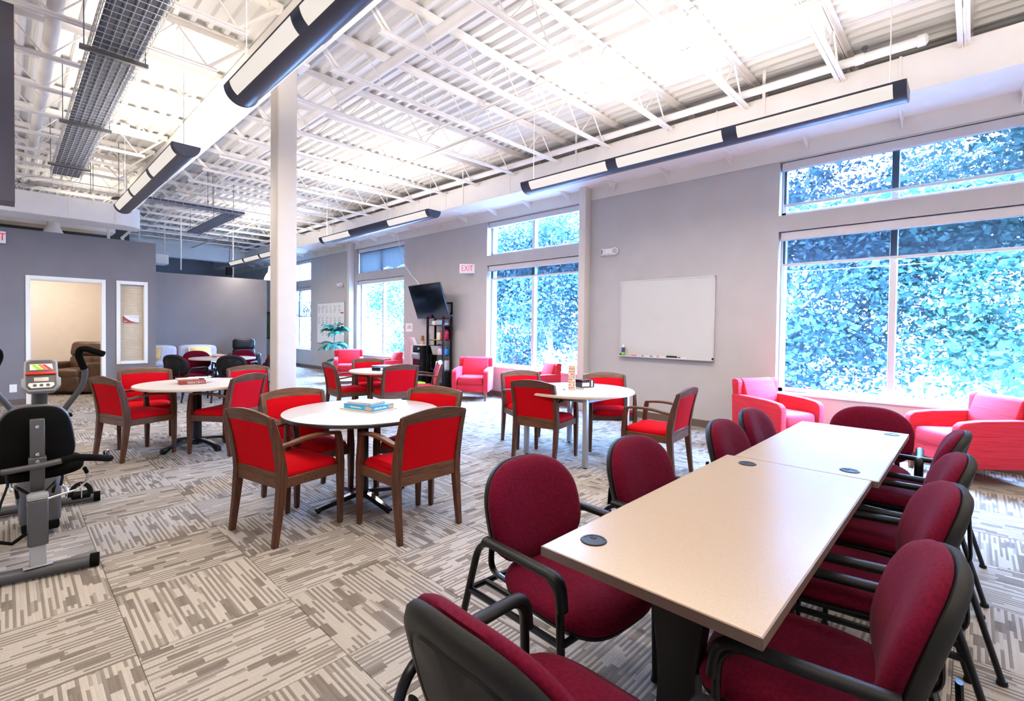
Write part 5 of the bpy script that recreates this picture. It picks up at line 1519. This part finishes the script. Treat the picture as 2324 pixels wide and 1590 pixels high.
# ================================================================== THINGS ON THE TABLES
def table_props():
    # puzzle books on the nearest round table
    b = empty('book_stack_mat', (2.07, 3.60, .74), math.radians(14), 'thin cream pad under the blue puzzle box on the nearest round table', 'pad')
    MB().bb((-.135, -.19, .0), (.135, .19, .006)).build('pad', M['lam_cream'], b, .001, 1)
    b = empty('puzzle_box', (2.075, 3.605, .7465), math.radians(12), 'flat blue puzzle box on the nearest round table', 'box')
    MB().bb((-.118, -.165, 0), (.118, .165, .034)).build('box_body', M['skybox'], b, .001, 1)
    MB().bb((-.119, -.166, .034), (.119, .166, .0365)).build('box_lid', M['bluebox'], b, flat=True)
    for k, (a, c) in enumerate((((.055, -.1668), (.112, -.1655)),)): MB().bb((a[0], a[1], .004), (c[0], c[1], .031)).build('picture_panel', M['cup2'], b, flat=True)
    MB().bb((-.1195, -.160, .004), (-.1182, -.09, .031)).build('picture_panel', M['cup2'], b, flat=True)
    m = MB()
    for k in range(10): m.bb((-.095 + k * .0135, -.1668, .011), (-.095 + k * .0135 + .009, -.1655, .011 + (.013 if k % 3 else .008)))
    for k in range(8): m.bb((-.1195, -.04 + k * .016, .011), (-.1182, -.04 + k * .016 + .010, .011 + (.012 if k % 2 else .008)))
    m.build('title_lettering', M['signwhite'], b, flat=True)
    b = empty('paperback', (2.06, 3.625, .7835), math.radians(20), 'worn cream paperback lying on the blue puzzle box', 'book')
    MB().bb((-.085, -.125, 0), (.085, .125, .016)).build('pages', M['fringe'], b, .001, 1)
    q = MB(); nx = 10; vs = []; fs = []
    for i in range(nx + 1):
        x = -.088 + .176 * i / nx; z = .0175 + .010 * max(0, i / nx - .5) ** 2
        vs += [(x, -.128, z), (x, .128, z), (x, -.128, z - .0016), (x, .128, z - .0016)]
    for i in range(nx):
        a = 4 * i; fs += [(a, a + 4, a + 5, a + 1), (a + 2, a + 3, a + 7, a + 6), (a, a + 2, a + 6, a + 4), (a + 1, a + 5, a + 7, a + 3)]
    q.add(vs, fs); q.build('cover', M['paper'], b, ang=60)
    # checkers box
    ang = math.atan2(6.347 - 6.385, 1.592 - 1.349)
    b = empty('game_box', (1.478, 6.485, .74), ang, 'red checkers box lying upside down on the cream round table', 'box')
    MB().bb((-.125, -.125, 0), (.125, .125, .042)).build('box_body', M['brownbox'], b, .0015, 1)
    MB().bb((-.127, -.127, .012), (-.1245, .127, .044)).build('box_flap', M['brownbox'], b, flat=True)
    text_mesh('lettering', 'CHECKERS', .034, M['signwhite'], b, basis((-1, 0, 0), (0, 0, -1), (.030, -.1258, .022)))
    k = empty('game_booklet', (1.44, 6.52, .7845), ang + .1, 'tan booklet on top of the checkers box', 'booklet')
    MB().bb((-.10, -.10, 0), (.10, .10, .012)).build('booklet', M['cardboard'], k, .001, 1)
    k = empty('loose_papers', (1.55, 6.53, .7975), ang - .3, 'white loose sheets on the checkers box', 'paper')
    MB().bb((-.10, -.07, 0), (.10, .07, .002)).bb((-.04, -.05, .0021), (.13, .08, .0035)).build('sheets', M['paper'], k, flat=True)
    # wooden block tower
    t = empty('block_tower', (4.385, 3.245, .74), .55, 'tall tower of stacked wooden blocks with coloured ends', 'game')
    proto = []
    random.seed(5)
    W_, H_, L_ = .0245, .0149, .075
    for mt in ('block', 'block_r', 'block_b', 'block_d', 'block_p'):
        m = MB(); m.box((0, 0, H_ / 2), (W_ - .0008, L_, H_ - .0006), 0)
        for s in (-1, 1): m.box((0, s * (L_ / 2 + .0003), H_ / 2), (W_ * .8, .0006, H_ * .62), 1)
        proto.append(m.build('block', [M['block'], M[mt]], t, flat=True))
    n = 0
    for j in range(18):
        for i in range(3):
            if (j, i) in ((3, 1), (7, 0), (11, 2), (14, 1)): continue
            src = random.choice(proto)
            c = src.copy(); COL.objects.link(c); c.parent = t
            o = (i - 1) * W_; sl = random.uniform(-.004, .004)
            if j % 2: c.location = (sl, o, j * H_); c.rotation_euler = (0, 0, PI / 2)
            else: c.location = (o, sl, j * H_)
    for o in proto: bpy.data.objects.remove(o)
    b = empty('game_carton', (4.60, 3.225, .752), -.36, 'black game box with a hand picture beside the block tower', 'box')
    MB().bb((-.085, -.07, 0), (.085, .07, .085)).build('carton', M['screen'], b, .001, 1)
    MB().bb((.0853, -.068, .002), (.0862, .068, .083)).build('end_panel', M['clearbin'], b, flat=True)
    m = MB()
    for k in range(4): m.tube([(-.075 + .028 * k, -.0705, .052), (-.070 + .028 * k, -.0712, .066), (-.066 + .028 * k, -.0705, .077)], .0075, 6, r2=.001)
    m.bb((-.080, -.0712, .012), (.020, -.0703, .056)); m.build('hand_picture', M['cup2'], b, flat=True)
    m = MB()
    for k in range(6): m.bb((.040, -.0712, .010 + k * .012), (.068, -.0703, .017 + k * .012))
    m.build('lettering', M['signwhite'], b, flat=True)
    k = empty('rule_sheet', (4.60, 3.20, .74), -.3, 'cardboard tray and leaflet under the black game box', 'tray')
    MB().bb((-.10, -.085, 0), (.06, .08, .011)).build('tray', M['cardboard'], k, .001, 1)
    MB().bb((.02, -.10, .0), (.15, .05, .003)).build('leaflet', M['paper'], k, flat=True)
    k = empty('score_pencil', (4.29, 3.28, .7435), 1.0, 'dark short pencil lying left of the block tower', 'pencil')
    MB().cyl((-.045, 0, 0), (.045, 0, 0), .0035, 6).build('shaft', M['greyplast'], k)
    # boxes on the far round table
    b = empty('game_carton', (4.03, 6.70, .735), .5, 'dark game box on the small far round table', 'box')
    MB().bb((-.10, -.07, 0), (.10, .07, .05)).build('carton', M['greyplast'], b, .001, 1)
    MB().bb((-.08, -.0708, .01), (.08, -.0702, .04)).build('side_print', M['clearbin'], b, flat=True)
    b = empty('game_carton', (4.13, 6.80, .735), .2, 'flat black box with a white lid on the far round table', 'box')
    MB().bb((-.13, -.08, 0), (.13, .08, .055)).build('carton', M['blackplast'], b, .001, 1)
    MB().bb((-.132, -.082, .055), (.132, .082, .065)).build('lid', M['silver'], b, flat=True)
    # magazines on the lounge table
    for i, (dx, dy, r, mt, lab) in enumerate(((0, 0, .2, 'paper', 'white magazine lowest in the pile on the lounge table'), (.02, .01, .5, 'clearbin', 'blue-grey magazine in the middle of the lounge table pile'), (-.02, .0, .1, 'redprint', 'red and yellow magazine topmost on the lounge table'))):
        k = empty('magazine', (3.12 + dx, 11.35 + dy, .74 + .011 * i), r, lab, 'magazine', 'magazines on the lounge table')
        MB().bb((-.15, -.11, 0), (.15, .11, .010)).build('cover', M[mt], k, .001, 1)
        if i == 2: MB().bb((-.14, -.10, .0102), (-.05, .10, .011)).build('cover_photo', M['yellow'], k, flat=True)
table_props()

# ================================================================== OUTDOORS
def outdoors():
    rng = np.random.default_rng(12)
    g = MB(); g.bb((8, -60, -4.2), (140, 110, -4.0))
    struct(g.build('ground', M['lot'], flat=True))
    def tree(loc, h, rad, base, mat, n, label, group, lean=(0, 0), r0=.22, clumps=46, seed=0, size=.115):
        r = np.random.default_rng(seed)
        t = empty('tree', loc, 0, label, 'tree', group)
        top = Vector((lean[0], lean[1], h * .8))
        MB().tube([(0, 0, 0), (lean[0] * .3, lean[1] * .3, h * .3), (lean[0] * .7, lean[1] * .7, h * .55), tuple(top)], [r0, r0 * .8, r0 * .55, r0 * .2], 10).build('trunk', M['bark'], t)
        cz = (base + h) / 2; rz_ = (h - base) / 2
        C_ = []
        while len(C_) < clumps:
            p = r.uniform(-1, 1, 3); l = np.linalg.norm(p)
            if l > 1 or l < .35: continue
            C_.append(np.array([p[0] * rad + lean[0] * .7, p[1] * rad + lean[1] * .7, cz + p[2] * rz_]))
        m = MB(); m2 = MB()
        for k, c in enumerate(C_):
            a = Vector((lean[0] * .55, lean[1] * .55, max(h * .28, min(h * .7, c[2] - 1.2)))); c_ = Vector(c)
            if k < 16: m.tube([tuple(a), tuple((a + c_) / 2 + Vector((0, 0, .25))), tuple(c_)], [r0 * .28, r0 * .18, .02], 6)
            elif k < 22:
                e = c_ + Vector((r.normal() * .5, r.normal() * .5, -.9)); m2.tube([tuple((a + c_) / 2), tuple(c_), tuple(e)], [.03, .02, .008], 5)
        m.build('branches', M['bark'], t); m2.build('bare_branches', M['palebark'], t)
        per = n // clumps
        ctr = np.repeat(np.array(C_), per, 0) + r.normal(size=(clumps * per, 3)) * np.array([.62, .62, .45]) * rad / 3.4
        N = len(ctr)
        d1 = r.normal(size=(N, 3)); d1[:, 2] = d1[:, 2] * .6 - .3; d1 /= np.linalg.norm(d1, axis=1)[:, None]
        d2 = np.cross(d1, r.normal(size=(N, 3))); d2 /= np.linalg.norm(d2, axis=1)[:, None]
        big = np.arange(N) % 4 == 0
        s = (np.where(big, 1.9, 1.0) * size * r.uniform(.6, 1.25, N))[:, None]
        ctr[big] = np.repeat(np.array(C_), per, 0)[big] + r.normal(size=(big.sum(), 3)) * .42 * rad / 3.4
        V = np.stack([ctr, ctr + d1 * s * .5 + d2 * s * .28, ctr + d1 * s, ctr + d1 * s * .5 - d2 * s * .28], 1).reshape(-1, 3)
        me = bpy.data.meshes.new('foliage'); me.vertices.add(4 * N); me.vertices.foreach_set('co', V.ravel().astype('f'))
        me.loops.add(4 * N); me.loops.foreach_set('vertex_index', np.arange(4 * N, dtype='i'))
        me.polygons.add(N); me.polygons.foreach_set('loop_start', np.arange(0, 4 * N, 4, dtype='i'))
        me.update(calc_edges=True); me.materials.append(mat)
        o = link('foliage', me, t); o['kind'] = 'stuff'
        return t
    G = -4.0; a, b = M['leaf_a'], M['leaf_b']; grp = 'trees behind the building'
    spec = [((15.5, 4.1, G), 11.5, 3.0, 3.2, a, 9000, 'dark leaning tree in the left pane of the big window', (-.2, -.6), 46),
            ((15.2, -2.3, G), 12.0, 3.5, 2.9, b, 13000, 'bright teal tree filling the right pane of the big window', (0, .5), 50),
            ((19.5, 8.2, G), 13, 3.6, 3.0, a, 8000, 'tree behind the dark one, at the left edge of the big window', (0, 0), 46),
            ((21, -7.5, G), 14, 4.0, 3.0, b, 7000, 'tall tree at the right edge of the big window', (0, 0), 46),
            ((27, .5, G), 14, 4.0, 7.6, b, 6000, 'high-crowned tree above the parked cars', (0, 0), 40),
            ((15.8, 12.6, G), 11, 3.0, 2.6, a, 9000, 'pale-trunked tree in the right pane of the second window', (-.3, .2), 46),
            ((15.4, 17.8, G), 11.5, 3.0, 2.4, b, 9000, 'teal tree in the left pane of the second window', (0, 0), 46),
            ((21, 15.0, G), 13, 3.8, 2.6, a, 6000, 'tree farther back between the two panes of the second window', (0, 0), 40),
            ((17.0, 22.6, G), 11.5, 3.3, 2.2, b, 14000, 'tree in the right pane of the third window', (0, 0), 40),
            ((27, 47, G), 10, 3.6, 2.0, b, 3500, 'tree far along the lot seen through the third window', (0, 0), 40),
            ((22, 53, G), 10, 3.0, 2.0, b, 3500, 'tree seen through the farthest window', (0, 0), 40),
            ((30, 24, G), 13, 4.5, 2.0, b, 5000, 'distant tree behind the second window trees', (0, 0), 36)]
    for i, (loc, h, rad, base, mt, n, lab, lean, cl) in enumerate(spec):
        tree(loc, h, rad, base, mt, int(n * (5.5 if i in (0, 1, 2, 5, 6) else 3.0)), lab, grp, lean, .16 if i else .2, int(cl * 1.7), seed=20 + i)
    # parked cars
    c = empty('parked_car', label='x', cat='car')
    prof = [(-2.15, .35), (-2.2, .75), (-2.05, 1.0), (-1.35, 1.08), (-.7, 1.50), (.75, 1.52), (1.45, 1.05), (2.1, .92), (2.2, .65), (2.15, .32)]
    MB().loft([[(x * k, s * w_, .32 + (z - .32) * kz) for x, z in prof] for s, w_, k, kz in ((-1, .86, .98, .97), (-1, .78, 1, 1), (1, .78, 1, 1), (1, .86, .98, .97))]).build('body', M['carpaint'], c, .05, 2)
    for s in (-1, 1):
        MB().prism([(-1.2, 1.10), (-.66, 1.43), (.0, 1.44), (.0, 1.10)], 'Y', s * .845, s * .86).build('side_window', M['carglass'], c, flat=True)
        MB().prism([(.06, 1.10), (.06, 1.44), (.70, 1.43), (1.2, 1.10)], 'Y', s * .845, s * .86).build('side_window', M['carglass'], c, flat=True)
        for x in (-1.35, 1.35):
            wl = MB().lathe([(0, -.10), (.30, -.10), (.33, -.06), (.33, .06), (.30, .10), (0, .10)], 24, mat=Matrix.Translation((x, s * .78, .33)) @ Matrix.Rotation(PI / 2, 4, 'X')).build('wheel', M['tyre'], c)
            MB().lathe([(0, 0), (.20, 0), (.20, .02), (0, .03)], 18, mat=Matrix.Translation((x, s * .885, .33)) @ Matrix.Rotation(-s * PI / 2, 4, 'X')).build('hubcap', M['silver'], wl)
    c.location = (45, 2.3, G); c.rotation_euler = (0, 0, math.radians(72)); tag(c, 'white parked car nearest, beside the mullion of the big window', 'car', 'parked cars')
    dup(c, (56, 5.5, G), math.radians(72), 'white parked car behind the nearest one', 'parked cars')
    dup(c, (47, -4.0, G), math.radians(75), 'white parked car half hidden by the teal tree', 'parked cars')
    dup(c, (40, 33, G), math.radians(60), 'white parked car low in the left pane of the second window', 'parked cars')
    h = empty('brick_building', (70, 40, G), 0, 'low brick building far beyond the parking lot', 'building')
    MB().bb((-6, -18, 0), (6, 18, 6)).build('wall', M['brick'], h, flat=True)
    MB().bb((-6.4, -18.4, 6), (6.4, 18.4, 6.5)).build('roof', M['strut'], h, flat=True)
    for y in range(-15, 16, 5): MB().bb((-6.05, y - 1, 2), (-5.98, y + 1, 4)).build('window', M['carglass'], h, flat=True)
outdoors()
